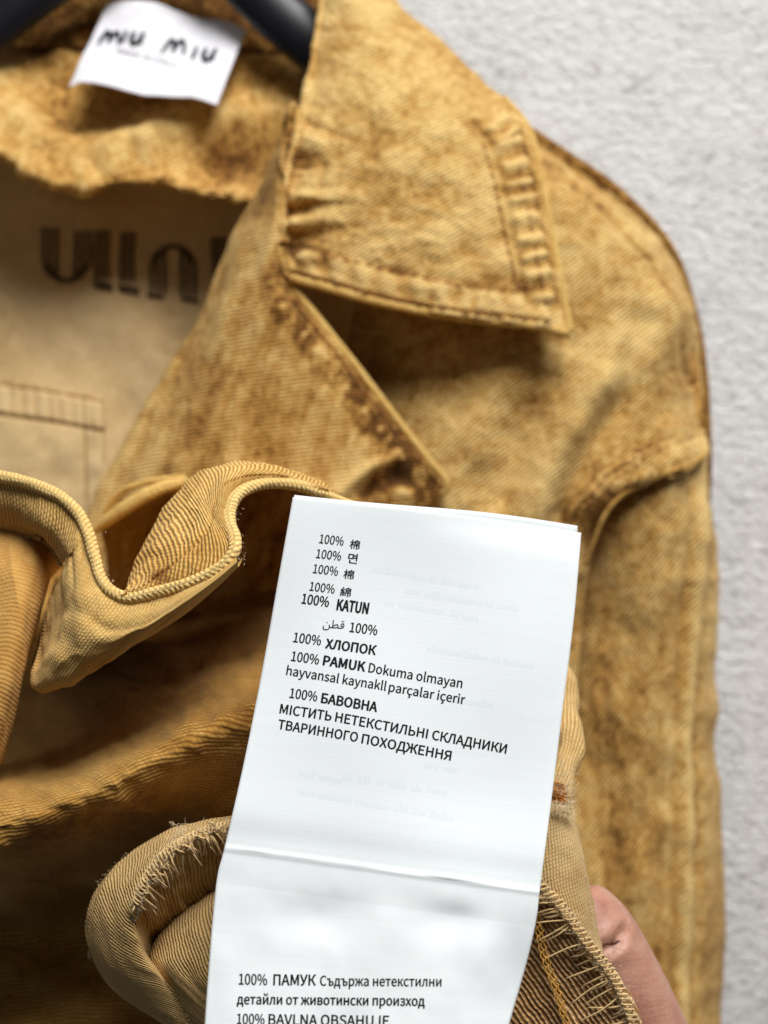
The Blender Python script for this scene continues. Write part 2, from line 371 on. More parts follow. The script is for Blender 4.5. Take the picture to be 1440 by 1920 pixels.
# inside of the back
def d_back(q):
    h = .0025*fbm(q.px/260, q.py/260, 3)+.0004*fbm(q.px/60, q.py/60, 5)
    return h, .12*fbm(q.px/150, q.py/120, 8)
_, qbk = patch('back_panel', [[(x, y, .463+(.004 if x > 900 else 0)) for x in (-900, -500, -140, 150, 450, 750, 1050)] for y in (420 if 0 else 300, 520, 900, 1400, 2050)], 160, 220, M_inside, J, d_back, uv='plan')
def d_pocket(q):
    b = win(q.dT, .0012, .0105); s = gs(q.dT, .0105, .0006)+gs(q.dT, .0012, .0005)
    b2 = win(q.dR, .001, .006); s2 = gs(q.dR, .006, .0006)
    p = .5+.5*np.cos(2*math.pi*(q.S/.0042+.3*noise(q.S*300, 0, 4)))
    h = .0008+.0009*b*(.5+.5*p)-.0009*s+.0007*b2-.0007*s2+.0010*fbm(q.px/120, q.py/120, 9)
    return h, .16*b*(p-.4)-.30*s-.22*s2-.02
patch('inner_pocket', [[(-140, 690, .4590), (0, 716, .4590), (100, 730, .4590), (190, 748, .4597)], [(-140, 800, .4583), (0, 810, .4583), (100, 815, .4583), (194, 830, .4590)],
      [(-140, 960, .4590), (0, 960, .4590), (100, 970, .4590), (198, 980, .4597)], [(-140, 1200, .4595), (0, 1200, .4595), (100, 1200, .4595), (204, 1200, .4605)]], 180, 140, M_inside, J, d_pocket, uv='plan', uvoff=(.3, .1), thick=.0028)
def pix_line_on(q, pts, n=400):
    """follow a pixel polyline on the displaced surface of a patch"""
    pp = cr(np.array([(x, y, 0) for x, y in pts], float), n)[:, :2]; Q = []; N = []
    fx_, fy_ = q.px.ravel(), q.py.ravel()
    for x, y in pp[::2]:
        i = np.argmin((fx_-x)**2+(fy_-y)**2); p = q.Q.reshape(-1, 3)[i]; d = p[1]; Q.append(W3((x, y, d))); N.append(q.n.reshape(-1, 3)[i])
    return np.array(Q), np.array(N)
# outlined letters showing on the inside of the back
def letter(strokes):
    L = []
    for st in strokes:
        P, N = pix_line_on(qbk, st, max(24, len(st)*20)); P = P+N*.0003; P = np.stack([np.convolve(np.pad(P[:, k], 2, 'edge'), np.ones(5)/5, 'valid') for k in range(3)], -1)
        P = P+np.stack([.0002*noise(np.arange(len(P))/2., k*9., 3) for k in range(3)], -1); L.append(P)
    multi_tubes('embroidered_letter', L, .0007, M_embro, J, seg=6)
def nest_u(x0, x1, y0, y1, flipv=False):
    out = []
    for k in range(3):
        i = k*12.5; a, b = x0+i, x1-i; w = (b-a)/2; cy = y1-w if not flipv else y1+w
        arc = [((a+b)/2-w*math.cos(t), cy+(w if not flipv else -w)*math.sin(t)) for t in np.linspace(0, math.pi, 9)]
        if k < 2 or True:
            e = -i*.15
            out.append([(a, y0), (a, (y0+cy)/2)]+arc+[(b, (y0+cy)/2+6), (b, y0+6)])
    return out
letter(nest_u(82, 168, 424, 528))
letter([[(x, 430), (x-2, 470), (x-2, 528)] for x in (182, 193, 204)]+[[(176, 530), (192, 532), (212, 535)], [(176, 537), (192, 540), (212, 543)]])
letter([[(x, 434), (x-2, 475), (x-2, 535)] for x in (230, 241, 252)]+[[(222, 538), (240, 540), (262, 543)], [(222, 544), (240, 547), (262, 550)]])
letter(nest_u(284, 366, 552, 462, True)+[[(276, 555), (292, 556), (308, 558)], [(340, 560), (356, 562), (374, 564)]])
letter([[(404, 570), (402, 500), (398, 440)], [(415, 570), (413, 500), (409, 440)], [(428, 570), (426, 500), (420, 440)]])

# inner neck facing
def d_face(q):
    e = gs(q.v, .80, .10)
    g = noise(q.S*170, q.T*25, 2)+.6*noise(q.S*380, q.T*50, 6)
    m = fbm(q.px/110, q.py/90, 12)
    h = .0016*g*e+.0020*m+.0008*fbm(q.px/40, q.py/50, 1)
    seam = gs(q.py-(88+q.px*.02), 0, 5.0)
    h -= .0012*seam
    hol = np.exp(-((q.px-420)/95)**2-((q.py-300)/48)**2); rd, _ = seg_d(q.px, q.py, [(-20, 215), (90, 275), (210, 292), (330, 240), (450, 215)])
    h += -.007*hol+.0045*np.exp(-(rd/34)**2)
    return h, .16*g*e+.16*m-.5*seam-.38*sm(115, 60, q.py)-.22*hol+.12*np.exp(-(rd/40)**2)  # darker top and hollow, paler ridge: light and shade painted into the colour
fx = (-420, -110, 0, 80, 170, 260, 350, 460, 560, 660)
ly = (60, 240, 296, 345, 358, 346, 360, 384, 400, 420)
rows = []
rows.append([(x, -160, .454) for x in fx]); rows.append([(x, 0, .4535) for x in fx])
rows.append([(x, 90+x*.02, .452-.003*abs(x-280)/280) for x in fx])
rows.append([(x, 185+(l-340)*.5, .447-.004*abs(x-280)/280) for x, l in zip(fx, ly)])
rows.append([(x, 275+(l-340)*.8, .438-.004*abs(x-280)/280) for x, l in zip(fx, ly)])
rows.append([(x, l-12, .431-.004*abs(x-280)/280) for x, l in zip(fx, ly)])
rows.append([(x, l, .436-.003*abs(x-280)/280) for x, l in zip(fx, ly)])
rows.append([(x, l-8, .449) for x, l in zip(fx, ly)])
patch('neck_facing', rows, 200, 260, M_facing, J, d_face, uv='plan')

# front body panel
fold_ridge = [(1235, 600), (1160, 690), (1080, 800), (1010, 930)]
fold_val = [(1205, 610), (1160, 740), (1095, 850), (1050, 960)]
fold_r2 = [(1000, 660), (900, 800), (850, 930)]
arm = [(1318, 862), (1245, 890), (1165, 930), (1125, 985), (1098, 1060), (1085, 1150), (1075, 1300)]
def d_front(q):
    a, _ = seg_d(q.px, q.py, fold_ridge); b, _ = seg_d(q.px, q.py, fold_val); c, _ = seg_d(q.px, q.py, fold_r2); e, _ = seg_d(q.px, q.py, [(1035, 640), (985, 780), (940, 930)])
    h = .0055*np.exp(-(a/52)**2)-.0045*np.exp(-(b/34)**2)+.004*np.exp(-(c/75)**2)-.0045*np.exp(-(e/45)**2)
    ad, s = seg_d(q.px, q.py, arm)
    p = .5+.5*np.cos(2*math.pi*(s/58+1.1*noise(s/70, 0, 3)))
    band = sm(64, 56, ad)*sm(2, 10, ad); st = gs(ad, 60, 4.5)+.8*gs(ad, 46, 3.5)+.4*gs(ad, 12, 3.5)
    h += .0003*band*(p**2)+.0009*sm(66, 54, ad)-.0005*st
    h += .0010*fbm(q.px/90, q.py/90, 21)
    shd, s2 = seg_d(q.px, q.py, [(985, 275), (1035, 312), (1135, 388), (1228, 490), (1272, 612), (1296, 720)])
    h -= .0014*gs(shd, 0, 7.0)
    w = .20*np.exp(-(a/50)**2)-.06*np.exp(-(b/30)**2)+.14*band*(p-.1)-.26*st-.25*gs(shd, 0, 6.0)+.12*fbm(q.px/120, q.py/60, 31)  # the fold valley gets a little painted shade; ridge and seams are wear
    return h, w
R = [((700, 250), (990, 250)), ((600, 350), (1062, 305)), ((690, 450), (1165, 378)), ((668, 560), (1262, 480)), ((652, 660), (1303, 610)), ((630, 760), (1314, 720)),
     ((540, 850), (1320, 800)), ((540, 920), (1318, 862)), ((540, 1000), (1245, 890)), ((560, 1080), (1165, 930)), ((600, 1200), (1125, 985)), ((640, 1300), (1098, 1060)), ((640, 1400), (1085, 1150)), ((640, 1500), (1075, 1300)), ((640, 1750), (1062, 1650)), ((640, 2100), (1050, 2100))]
prof_sh = (.412, .403, .399, .398, .402, .415, .442)
prof_ar = (.412, .403, .399, .397, .397, .399, .404)
rows = []
for k, (l, r) in enumerate(R):
    t = 0 if k < 5 else min(1, (k-5)/3)
    rows.append((l, r, [a*(1-t)+b*t+(.010 if k >= 10 else 0)*min(1, (k-9)/3) for a, b in zip(prof_sh, prof_ar)]))
_, qf = patch('front_panel', lin(rows, (0, .22, .44, .62, .78, .93, 1)), 340, 300, M_outer, J, d_front, uv='plan')
tube('shoulder_piping', [(985, 262, .434), (1040, 298, .434), (1142, 374, .434), (1238, 478, .435), (1284, 605, .436), (1305, 715, .434), (1312, 790, .430), (1312, 830, .436)], [.0013]*5+[.0011, .0008, .0001], M_pipe, J, 200, 12, wear_shade=-.3)
tube('shoulder_piping', [(990, 248, .445), (1052, 290, .445), (1158, 364, .445), (1254, 470, .446), (1299, 602, .446), (1316, 715, .445), (1323, 800, .445), (1328, 880, .450), (1330, 980, .456)], [.0022]*6+[.0018, .0012, .0001], M_pipe, J, 200, 12, wear_shade=-.42)

tube('armhole_edge', [(1320, 856, .4055), (1290, 873, .4035), (1245, 889, .4015), (1200, 909, .400), (1165, 929, .3988), (1140, 957, .3985), (1125, 985, .399), (1098, 1060, .402)], .0006, M_pipe, J, 160, 10, wear_shade=-.2)
# sleeve
def d_sleeve(q):
    d, s = seg_d(q.px, q.py, [(1312, 850), (1303, 1050), (1296, 1300), (1290, 1550), (1282, 1950)])
    h = .0014*np.exp(-(d/9)**2)-.0009*gs(d, 20, 7)
    h += .0022*fbm(q.px/150, q.py/330, 41)+.0006*fbm(q.px/50, q.py/70, 43)
    a, _ = seg_d(q.px, q.py, [(1210, 930), (1180, 1050), (1140, 1250)]); h -= .001*np.exp(-(a/60)**2)
    return h, .30*np.exp(-(d/8)**2)-.14*gs(d, 18, 7)+.16*fbm(q.px/34, q.py/300, 47)+.0-.1*sm(1210, 1130, q.px)*sm(1150, 1350, q.py)  # last term paints the shade of the recess at the lower left
R = [((1090, 800), (1322, 800)), ((1075, 900), (1329, 900)), ((1060, 1050), (1338, 1050)), ((1040, 1250), (1347, 1250)), ((1010, 1450), (1356, 1450)), ((990, 1700), (1365, 1700)), ((960, 2000), (1368, 2000))]
patch('sleeve', lin([(l, r, [v-.003*max(0, 1-k/3.) for v in (.424, .413, .409, .411, .420, .436, .462)]) for k, (l, r) in enumerate(R)], (0, .25, .52, .74, .88, .96, .985)), 260, 200, M_sleeve, J, d_sleeve, uv='plan', uvoff=(.5, .2))

# lapel
lap_r = [(549, 200), (538, 300), (532, 430), (545, 530), (600, 602), (662, 680), (745, 788), (800, 858), (838, 905)]
def d_lapel(q):
    dr, s = seg_d(q.px, q.py, lap_r); k = sm(470, 540, q.py)
    band = (np.exp(-((dr-34)/(24+8*noise(s/60, 0, 5)))**2)+.5*np.exp(-((dr-60)/26)**2)*sm(-.1, .5, noise(s/45, 2, 6)))*k
    beads = gs(dr, 38, 8)*np.clip(np.cos(2*math.pi*(s/41+1.3*noise(s/50, 3, 2))), 0, 1)**2*k
    st = (.4*gs(dr, 62, 8)+gs(dr, 16, 4))*k
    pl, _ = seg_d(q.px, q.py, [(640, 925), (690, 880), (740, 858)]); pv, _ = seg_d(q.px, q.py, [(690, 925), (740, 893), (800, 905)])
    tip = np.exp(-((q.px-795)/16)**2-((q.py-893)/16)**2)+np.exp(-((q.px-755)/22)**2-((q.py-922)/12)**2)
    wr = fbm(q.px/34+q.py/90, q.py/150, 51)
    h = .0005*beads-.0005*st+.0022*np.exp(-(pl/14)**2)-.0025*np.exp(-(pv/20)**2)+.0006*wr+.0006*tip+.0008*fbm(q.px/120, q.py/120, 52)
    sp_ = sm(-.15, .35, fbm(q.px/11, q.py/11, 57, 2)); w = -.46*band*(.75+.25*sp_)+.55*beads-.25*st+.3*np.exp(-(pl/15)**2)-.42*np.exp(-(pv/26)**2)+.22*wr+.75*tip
    w -= .2*sm(440, 380, q.py)
    return h, w
cols = (0, .08, .25, .5, .75, .93, 1)
R = [((545, 190), (549, 200)), ((505, 300), (538, 300)), ((462, 385), (532, 430)), ((388, 545), (545, 530)), ((345, 625), (600, 602)), ((305, 700), (662, 680)), ((250, 798), (745, 788)), ((218, 850), (800, 858)), ((186, 910), (838, 905)), ((165, 960), (800, 945)), ((130, 1060), (700, 1010)), ((100, 1160), (640, 1090))]
rows = []
for k, (l, r) in enumerate(R):
    f = min(1, k/4); rows.append((l, r, [.418, .410, .401-.004*f, .397-.006*f, .395-.008*f, .397-.008*f, .399-.008*f]))
g = lin(rows, cols)
g = [[(row[0][0]+26, row[0][1]+4, .440)]+row for row in g]
_, ql = patch('lapel', g, 320, 300, M_lapel, J, d_lapel, uv='plan', uvoff=(.1, .7))
tube('lapel_edge', [(525, 400, .396), (529, 470, .3945), (545, 530, .3925), (600, 602, .3905), (662, 680, .3905), (745, 788, .3905), (800, 858, .3905), (834, 900, .391), (828, 925, .392), (790, 942, .393), (740, 952, .395), (690, 965, .398)], .0011, M_pipe, J, 260, 12, wear_shade=.15)

# collar leaf
col_l = [(612, -80), (600, 0), (577, 130), (560, 220), (537, 290), (524, 370), (524, 450), (542, 518)]
col_r = [(672, -80), (745, 0), (850, 95), (945, 185), (990, 242), (1013, 330), (1040, 470), (1068, 622)]
col_b = [(542, 520), (620, 541), (700, 564), (800, 585), (900, 600), (1000, 611), (1068, 626)]
def d_collar(q):
    R_, s = seg_d(q.px, q.py, col_r); L_, sl = seg_d(q.px, q.py, col_l); B_, sb = seg_d(q.px, q.py, col_b)
    inner = sm(30, 62, B_+8*noise(sb/40, 0, 3))
    kr = sm(190, 250, q.py)*inner
    br = win(R_, 16, 68, 6)*kr
    pr = np.clip(.5+.5*np.cos(2*math.pi*(s/37+.35*noise(s/60, 1, 2))), 0, 1)
    sr = (gs(R_, 14, 3.5)+.8*gs(R_, 70, 5)*(.6+.4*noise(s/30, 2, 3))+.35*gs(R_, 84, 5))*kr
    bb = win(B_, 10, 58, 6)*sm(20, 40, R_)
    pb = np.clip(.5+.5*np.cos(2*math.pi*(sb/44+.9*noise(sb/80, 5, 2)+.2*B_/40)), 0, 1)
    sb_ = (gs(B_, 10, 3.5)+1.2*gs(B_, 62, 7)*(.6+.4*noise(sb/50, 0, 9)))*sm(30, 60, R_)
    kl = sm(170, 260, q.py)*sm(20, 45, B_)
    bl = np.exp(-np.clip(L_-22, 0, None)/62)*sm(10, 22, L_)*kl
    pl = noise(sl/27+L_/200, L_/170, 14)+.35*noise(sl/13, L_/120, 15)
    sl_ = (gs(L_, 16, 4)+.5*gs(L_, 72, 8)*(.5+.5*noise(sl/30, 0, 4)))*kl
    wr = fbm(q.px/60+q.py/200, q.py/45-q.px/160, 61, 4)
    tri, _ = seg_d(q.px, q.py, [(560, 470), (700, 500), (860, 520)])
    h = .0014*br*pr**1.3+.0008*bb*pb+.0027*bl*pl-.0007*sr-.0006*sb_-.0007*sl_+.0007*wr+.0012*np.exp(-(tri/16)**2)*noise(q.px/90, 0, 4)
    h += .0012*(sm(78, 64, R_)*kr+sm(70, 56, B_)*sm(20, 40, R_))*.6
    w = .50*br*(pr-.35)+.30*bb*(pb-.3)+.36*bl*pl-.34*sr-.36*sb_-.34*sl_+.18*wr
    return h, w
rows = []
dl = (.425, .418, .410, .404, .399, .395, .393, .391); dm = (.420, .412, .402, .395, .391, .388, .386, .384); dr_ = (.434, .428, .421, .412, .405, .399, .393, .388)
n = 8
for k in range(n):
    l, r = col_l[k], col_r[k]; row = []
    for t in (0, .06, .2, .4, .6, .8, .95, 1):
        x = l[0]+(r[0]-l[0])*t; y = l[1]+(r[1]-l[1])*t
        if k == n-1: y = np.interp(x, [p[0] for p in col_b], [p[1] for p in col_b])
        if k == n-2: y += -22*math.sin(math.pi*t)*.0
        d = dl[k]*(1-t)**2+2*t*(1-t)*(2*dm[k]-.5*(dl[k]+dr_[k]))+dr_[k]*t*t
        row.append((x, y, d))
    row = [(row[0][0]+24, row[0][1]-3, row[0][2]+.022)]+row
    rows.append(row)
_, qc = patch('collar', rows, 380, 340, M_collar, J, d_collar, uv='plan', uvoff=(.9, .1), thick=.0018)
tube('collar_edge', [(x, y, z) for (x, y), z in zip(col_b, (.3905, .3875, .3858, .3848, .3848, .3858, .3880))], .00115, M_pipe, J, 160, 12, wear_shade=.1)
tube('collar_edge', [(945, 185, .4118), (990, 242, .4048), (1013, 330, .3988), (1040, 470, .3928), (1068, 622, .3878)], .0011, M_pipe, J, 160, 12, wear_shade=.1)
tube('fold_piping', [(563, 205, .404), (538, 285, .3985), (523, 365, .3945), (523, 450, .3925), (541, 518, .3905)], .0011, M_pipe, J, 160, 12, wear_shade=.05)
# thread rows
st = []
for q, pts in ((qc, [(960, 250), (978, 340), (1008, 490), (1030, 600)]), (qc, [(560, 508), (640, 532), (720, 555), (900, 586), (1040, 604)]), (qc, [(905, 270), (930, 360), (955, 480), (975, 545)]),
               (qc, [(600, 478), (720, 505), (880, 540), (990, 553)]), (ql, [(548, 560), (590, 615), (650, 692), (735, 800), (800, 880)]), 
               (qf, [(1300, 805), (1225, 838), (1140, 890), (1095, 960)]), (qf, [(1300, 820), (1230, 852), (1150, 902), (1108, 968)])):
    P, N = pix_line_on(q, pts); st += stitch_line(P+N*.00005, .0024, .0009, .00035, N)
multi_tubes('topstitching', st, .0003, M_thread, J, seg=5, kind='stuff')

# front edge of the lapel where it turns back behind the wavy hem
tube('front_edge', [(178, 994, .345), (215, 966, .342), (262, 935, .340), (305, 914, .340), (338, 905, .342), (352, 902, .346)], [.0010, .0016, .0016, .0015, .0012, .0008], M_pipe, J, 120, 12, wear_shade=.25)
tube('front_edge', [(196, 960, .352), (222, 925, .350), (262, 908, .348), (310, 898, .347), (348, 896, .348)], .0008, M_pipe, J, 100, 10, wear_shade=.1)
patch('front_facing', [[(178, 994, .346), (262, 937, .341), (340, 907, .343)], [(190, 1000, .375), (270, 945, .37), (350, 915, .37)], [(200, 1060, .388), (270, 1010, .386), (350, 960, .386)], [(200, 1200, .38), (280, 1180, .38), (380, 1150, .38)]], 60, 60, M_facing, J)

# ---- wavy doubled hem edge held up in front
cord_px = [(-60, 884), (0, 893), (60, 908), (110, 930), (145, 960), (165, 1000), (178, 1045), (190, 1085), (212, 1111), (245, 1122), (285, 1113), (330, 1101), (375, 1086), (415, 1063), (438, 1036), (440, 1010), (431, 985), (430, 958), (443, 931), (470, 913), (510, 905), (560, 911), (620, 933), (690, 962)]
cord_d = [.268, .264, .260, .256, .253, .2505, .248, .2455, .2435, .242, .241, .240, .239, .2385, .239, .241, .244, .247, .250, .253, .256, .259, .264, .270]
cord = [(x, y, d) for (x, y), d in zip(cord_px, cord_d)]
def rib(s, th): return .055*np.cos(2*math.pi*s/.00088+th*1.0)*(.6+.4*noise(s*700, th, 4))+.07*noise(s*420, th*1.2, 7)+.10*noise(s*90, .5, 8)
tube('hem_edge', cord, .00108, M_cord, J, 1300, 20, rib=rib)
# upper layer, behind the edge
ru0 = [(228, 1118), (285, 1111), (330, 1099), (375, 1084), (413, 1061), (436, 1034), (438, 1010), (429, 985), (429, 958), (442, 931), (470, 912), (510, 904), (560, 910), (620, 932)]
rd0 = [.2428, .241, .240, .239, .2385, .239, .241, .244, .247, .250, .253, .256, .259, .264]
ru2 = [(230, 1108), (242, 1080), (258, 1042), (278, 1000), (297, 968), (316, 940), (334, 917), (352, 899), (376, 884), (406, 873), (442, 868), (492, 870), (546, 884), (610, 908)]
rd2 = [.250, .2515, .2535, .2555, .257, .258, .259, .260, .261, .262, .263, .264, .266, .270]
ctrl = [[], [], [], [], [], [], []]
for (x0, y0), a, (x2, y2), b in zip(ru0, rd0, ru2, rd2):
    ctrl[0].append((x0, y0, a)); ctrl[1].append((x0*.66+x2*.34, y0*.66+y2*.34, a*.66+b*.34-.0035)); ctrl[2].append((x0*.3+x2*.7, y0*.3+y2*.7, a*.3+b*.7-.0045))
    ctrl[3].append((x2, y2, b)); ctrl[4].append((x2+10, y2+12, b+.014)); ctrl[5].append((x2+12, y2+16, b+.07)); ctrl[6].append((x2+14, y2+18, b+.13))
def d_up(q):
    s = gs(q.v, .20, .012); r = fbm(q.S*160, q.T*120, 71)
    ridge = gs(q.v, .37, .02)
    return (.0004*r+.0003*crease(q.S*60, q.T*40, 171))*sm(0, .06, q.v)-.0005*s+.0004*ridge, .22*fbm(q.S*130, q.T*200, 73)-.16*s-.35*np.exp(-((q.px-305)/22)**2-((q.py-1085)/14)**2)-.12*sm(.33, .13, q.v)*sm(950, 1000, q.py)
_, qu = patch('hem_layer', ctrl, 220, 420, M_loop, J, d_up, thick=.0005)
# lower layer, below the edge: right lobe
b0 = [(158, 975), (165, 1000), (178, 1045), (190, 1085), (212, 1112), (245, 1124), (285, 1114), (330, 1102), (375, 1086), (415, 1064), (438, 1038)]
bd = [.252, .2505, .248, .2455, .2435, .242, .241, .240, .239, .2385, .239]
b1 = [(138, 1010), (140, 1040), (148, 1085), (160, 1125), (185, 1150), (215, 1165), (260, 1160), (310, 1140), (362, 1112), (408, 1080), (443, 1049)]
b2 = [(120, 1050), (119, 1090), (124, 1140), (130, 1180), (147, 1205), (182, 1220), (232, 1205), (292, 1172), (351, 1132), (405, 1092), (446, 1057)]
b3 = [(96, 1120), (80, 1190), (70, 1235), (58, 1262), (66, 1287), (112, 1286), (182, 1254), (252, 1212), (336, 1160), (402, 1106), (447, 1063)]
ctrl = [[(x, y, d) for (x, y), d in zip(b0, bd)], [(x, y, d-.0015+.001*(i < 3)) for i, ((x, y), d) in enumerate(zip(b1, bd))], [(x, y, d-.0005+.002*(i < 3)) for i, ((x, y), d) in enumerate(zip(b2, bd))],
        [(x, y, d+.010) for (x, y), d in zip(b3, bd)], [(x+8, y-16, d+.030) for (x, y), d in zip(b3, bd)], [(x+10, y-30, d+.09) for (x, y), d in zip(b3, bd)], [(x+10, y-40, d+.14) for (x, y), d in zip(b3, bd)]]
def d_low(q):
    return (.0006*fbm(q.S*120, q.T*120, 75)+.0003*crease(q.S*75, q.T*28, 175)+.0005*gs(q.v, .22, .03)*noise(q.S*160, 0, 5))*(1-sm(.6, .85, q.u))*sm(0, .1, q.v), .10*fbm(q.S*150, q.T*150, 76)-.20*np.exp(-(seg_d(q.px, q.py, [(150, 1215), (230, 1180), (330, 1130)])[0]/10)**2)*noise(q.px/20, q.py/20, 3)
patch('hem_layer', ctrl, 220, 260, M_loopface, J, d_low, thick=.0002)
# lower layer: left lobe
a0 = cord_px[:6]; a0d = cord_d[:6]
a1 = [(-60, 940), (0, 952), (48, 968), (84, 986), (112, 1012), (132, 1042)]
a2 = [(-60, 1000), (0, 1006), (36, 1004), (70, 1004), (96, 1024), (116, 1056)]
ctrl = [[(x, y, d) for (x, y), d in zip(a0, a0d)], [(x, y, d+.001) for (x, y), d in zip(a1, a0d)], [(x, y, d+.010) for (x, y), d in zip(a2, a0d)], [(x, y+6, d+.020) for (x, y), d in zip(a2, a0d)], [(x, y+10, d+.13) for (x, y), d in zip(a2, a0d)]]
patch('hem_layer', ctrl, 100, 180, M_loop, J, lambda q: ((.0004*fbm(q.S*120, q.T*120, 77)+.0002*crease(q.S*70, q.T*30, 177))*sm(0, .1, q.v), .1*fbm(q.S*150, q.T*150, 78)-.1*q.v), thick=.0005)
# inner cloth below the left lobe
ctrl = [[(-70, 985, .272), (0, 990, .271), (45, 992, .270), (80, 1000, .270), (112, 1040, .276), (120, 1060, .29)],
        [(-70, 1080, .264), (-10, 1080, .262), (35, 1080, .261), (66, 1085, .262), (88, 1100, .268), (80, 1110, .29)],
        [(-70, 1180, .260), (-20, 1180, .258), (20, 1180, .257), (46, 1185, .259), (62, 1190, .266), (50, 1195, .29)],
        [(-70, 1290, .258), (-30, 1290, .256), (0, 1290, .256), (20, 1290, .258), (32, 1295, .265), (20, 1300, .29)],
        [(-70, 1400, .260), (-45, 1400, .258), (-25, 1400, .258), (-10, 1400, .260), (4, 1405, .266), (-10, 1410, .29)],
        [(-70, 1500, .264), (-60, 1500, .262), (-50, 1500, .262), (-40, 1500, .264), (-30, 1500, .268), (-40, 1500, .29)]]
patch('lifted_front', ctrl, 140, 120, M_lift, J, lambda q: (.0006*fbm(q.S*80, q.T*60, 79)+.0004*crease(q.S*60, q.T*22, 179), .1*fbm(q.S*100, q.T*100, 80)))

# ---- draped inside of the lifted front
dx = (-90, 40, 160, 290, 420, 560, 720)
dy = [[1020]*7, [1190, 1190, 1185, 1180, 1160, 1140, 1130], [1390, 1360, 1315, 1260, 1210, 1175, 1160], [1485, 1450, 1405, 1345, 1290, 1255, 1235], [1545, 1512, 1465, 1402, 1345, 1310, 1290], [1598, 1566, 1520, 1458, 1402, 1362, 1345],
      [1648, 1622, 1578, 1518, 1460, 1415, 1400], [1695, 1685, 1650, 1595, 1530, 1490, 1470], [1740, 1735, 1720, 1690, 1620, 1590, 1580], [1830, 1830, 1825, 1820, 1800, 1800, 1800], [2000]*7]
dd = [[.42]*7, [.39]*7, [.318, .318, .316, .314, .316, .318, .318], [.268, .267, .266, .265, .267, .270, .272], [.250, .249, .248, .248, .250, .254, .258], [.249, .248, .2475, .2475, .250, .254, .258],
      [.262, .261, .260, .260, .257, .258, .262], [.284, .283, .282, .280, .263, .261, .266], [.306, .306, .306, .300, .278, .270, .273], [.304, .303, .304, .305, .300, .29, .29], [.296]*7]
def d_drape(q):
    r = fbm(q.px/120, q.py/60, 81)
    return .0009*r+.0003*crease(q.px/150, q.py/70, 183)+.0002*fbm(q.px/30, q.py/30, 83), .16*fbm(q.px/90, q.py/50, 82)-.22*np.exp(-(seg_d(q.px, q.py, [(0, 1600), (200, 1530), (300, 1470)])[0]/22)**2)  # dark line below the ridge is shade painted into the dye tone
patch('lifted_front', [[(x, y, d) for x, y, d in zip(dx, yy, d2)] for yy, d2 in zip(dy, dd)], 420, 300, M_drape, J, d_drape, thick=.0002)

# ---- pinched side seam: left roll
g1 = [[(452, 1575, .266), (340, 1590, .266), (268, 1630, .266), (215, 1680, .266), (195, 1735, .266), (205, 1800, .266), (250, 1855, .266), (345, 1925, .262), (410, 2010, .26)],
      [(452, 1532, .253), (335, 1550, .253), (246, 1600, .254), (186, 1656, .255), (161, 1725, .255), (171, 1795, .255), (215, 1858, .254), (318, 1930, .252), (392, 2010, .25)],
      [(452, 1532, .242), (348, 1554, .242), (278, 1607, .242), (222, 1663, .242), (200, 1728, .242), (210, 1800, .242), (250, 1858, .242), (335, 1928, .241), (402, 2010, .24)],
      [(455, 1548, .2375), (366, 1567, .237), (312, 1599, .2365), (274, 1645, .236), (252, 1700, .236), (254, 1752, .237), (272, 1800, .238), (338, 1880, .238), (412, 2000, .238)],
      [(460, 1590, .239), (395, 1606, .240), (348, 1640, .240), (315, 1682, .240), (290, 1728, .2405), (275, 1768, .242), (283, 1806, .244), (346, 1876, .242), (418, 1992, .24)],
      [(470, 1640, .243), (432, 1655, .244), (395, 1678, .2455), (355, 1714, .247), (320, 1748, .248), (290, 1778, .249), (290, 1808, .248), (352, 1872, .245), (424, 1986, .243)],
      [(520, 1670, .25), (480, 1690, .252), (450, 1710, .254), (410, 1740, .256), (370, 1770, .257), (330, 1800, .257), (320, 1830, .255), (370, 1880, .252), (440, 1980, .25)]]
def d_roll(q):
    en = 1-sm(.55, .68, q.u); chain = gs(q.v, .5, .035)*en; al = sm(.5, .53, q.v)*en
    f = .0004*fbm(q.S*90, q.T*90, 85)+.0003*crease(q.S*45, q.T*70, 185)*(.2+.8*en)+.0006*chain*noise(q.S*600, 0, 3)-.0008*al+.0004*al*noise(q.S*900, q.T*100, 2)
    return f, -.28*al+.1*fbm(q.S*150, q.T*150, 86)
_, qr = patch('seam_roll', g1, 260, 300, M_roll, J, d_roll, thick=.0003)
# lower lobe of the roll
g2 = [[(490, 1668, .256), (420, 1685, .256), (362, 1725, .257), (312, 1778, .258), (296, 1812, .258), (318, 1850, .256), (352, 1895, .254), (402, 1965, .25), (430, 2030, .25)],
      [(480, 1640, .243), (402, 1668, .244), (345, 1712, .2455), (298, 1768, .2465), (280, 1806, .2465), (300, 1852, .2455), (336, 1902, .244), (388, 1972, .241), (420, 2030, .24)],
      [(480, 1655, .2355), (415, 1682, .2365), (360, 1724, .2375), (316, 1778, .2385), (300, 1812, .2385), (318, 1852, .2375), (350, 1898, .2365), (398, 1966, .235), (430, 2030, .235)],
      [(500, 1690, .232), (440, 1712, .232), (396, 1748, .2325), (360, 1796, .233), (346, 1830, .2335), (358, 1866, .233), (382, 1906, .2325), (420, 1966, .232), (452, 2030, .232)],
      [(540, 1740, .232), (490, 1750, .232), (450, 1780, .231), (420, 1820, .231), (410, 1850, .231), (415, 1880, .231), (432, 1916, .231), (456, 1966, .231), (480, 2030, .231)],
      [(640, 1800, .238), (600, 1800, .238), (560, 1820, .237), (530, 1850, .237), (520, 1875, .237), (520, 1900, .237), (530, 1930, .237), (545, 1970, .237), (560, 2030, .237)]]
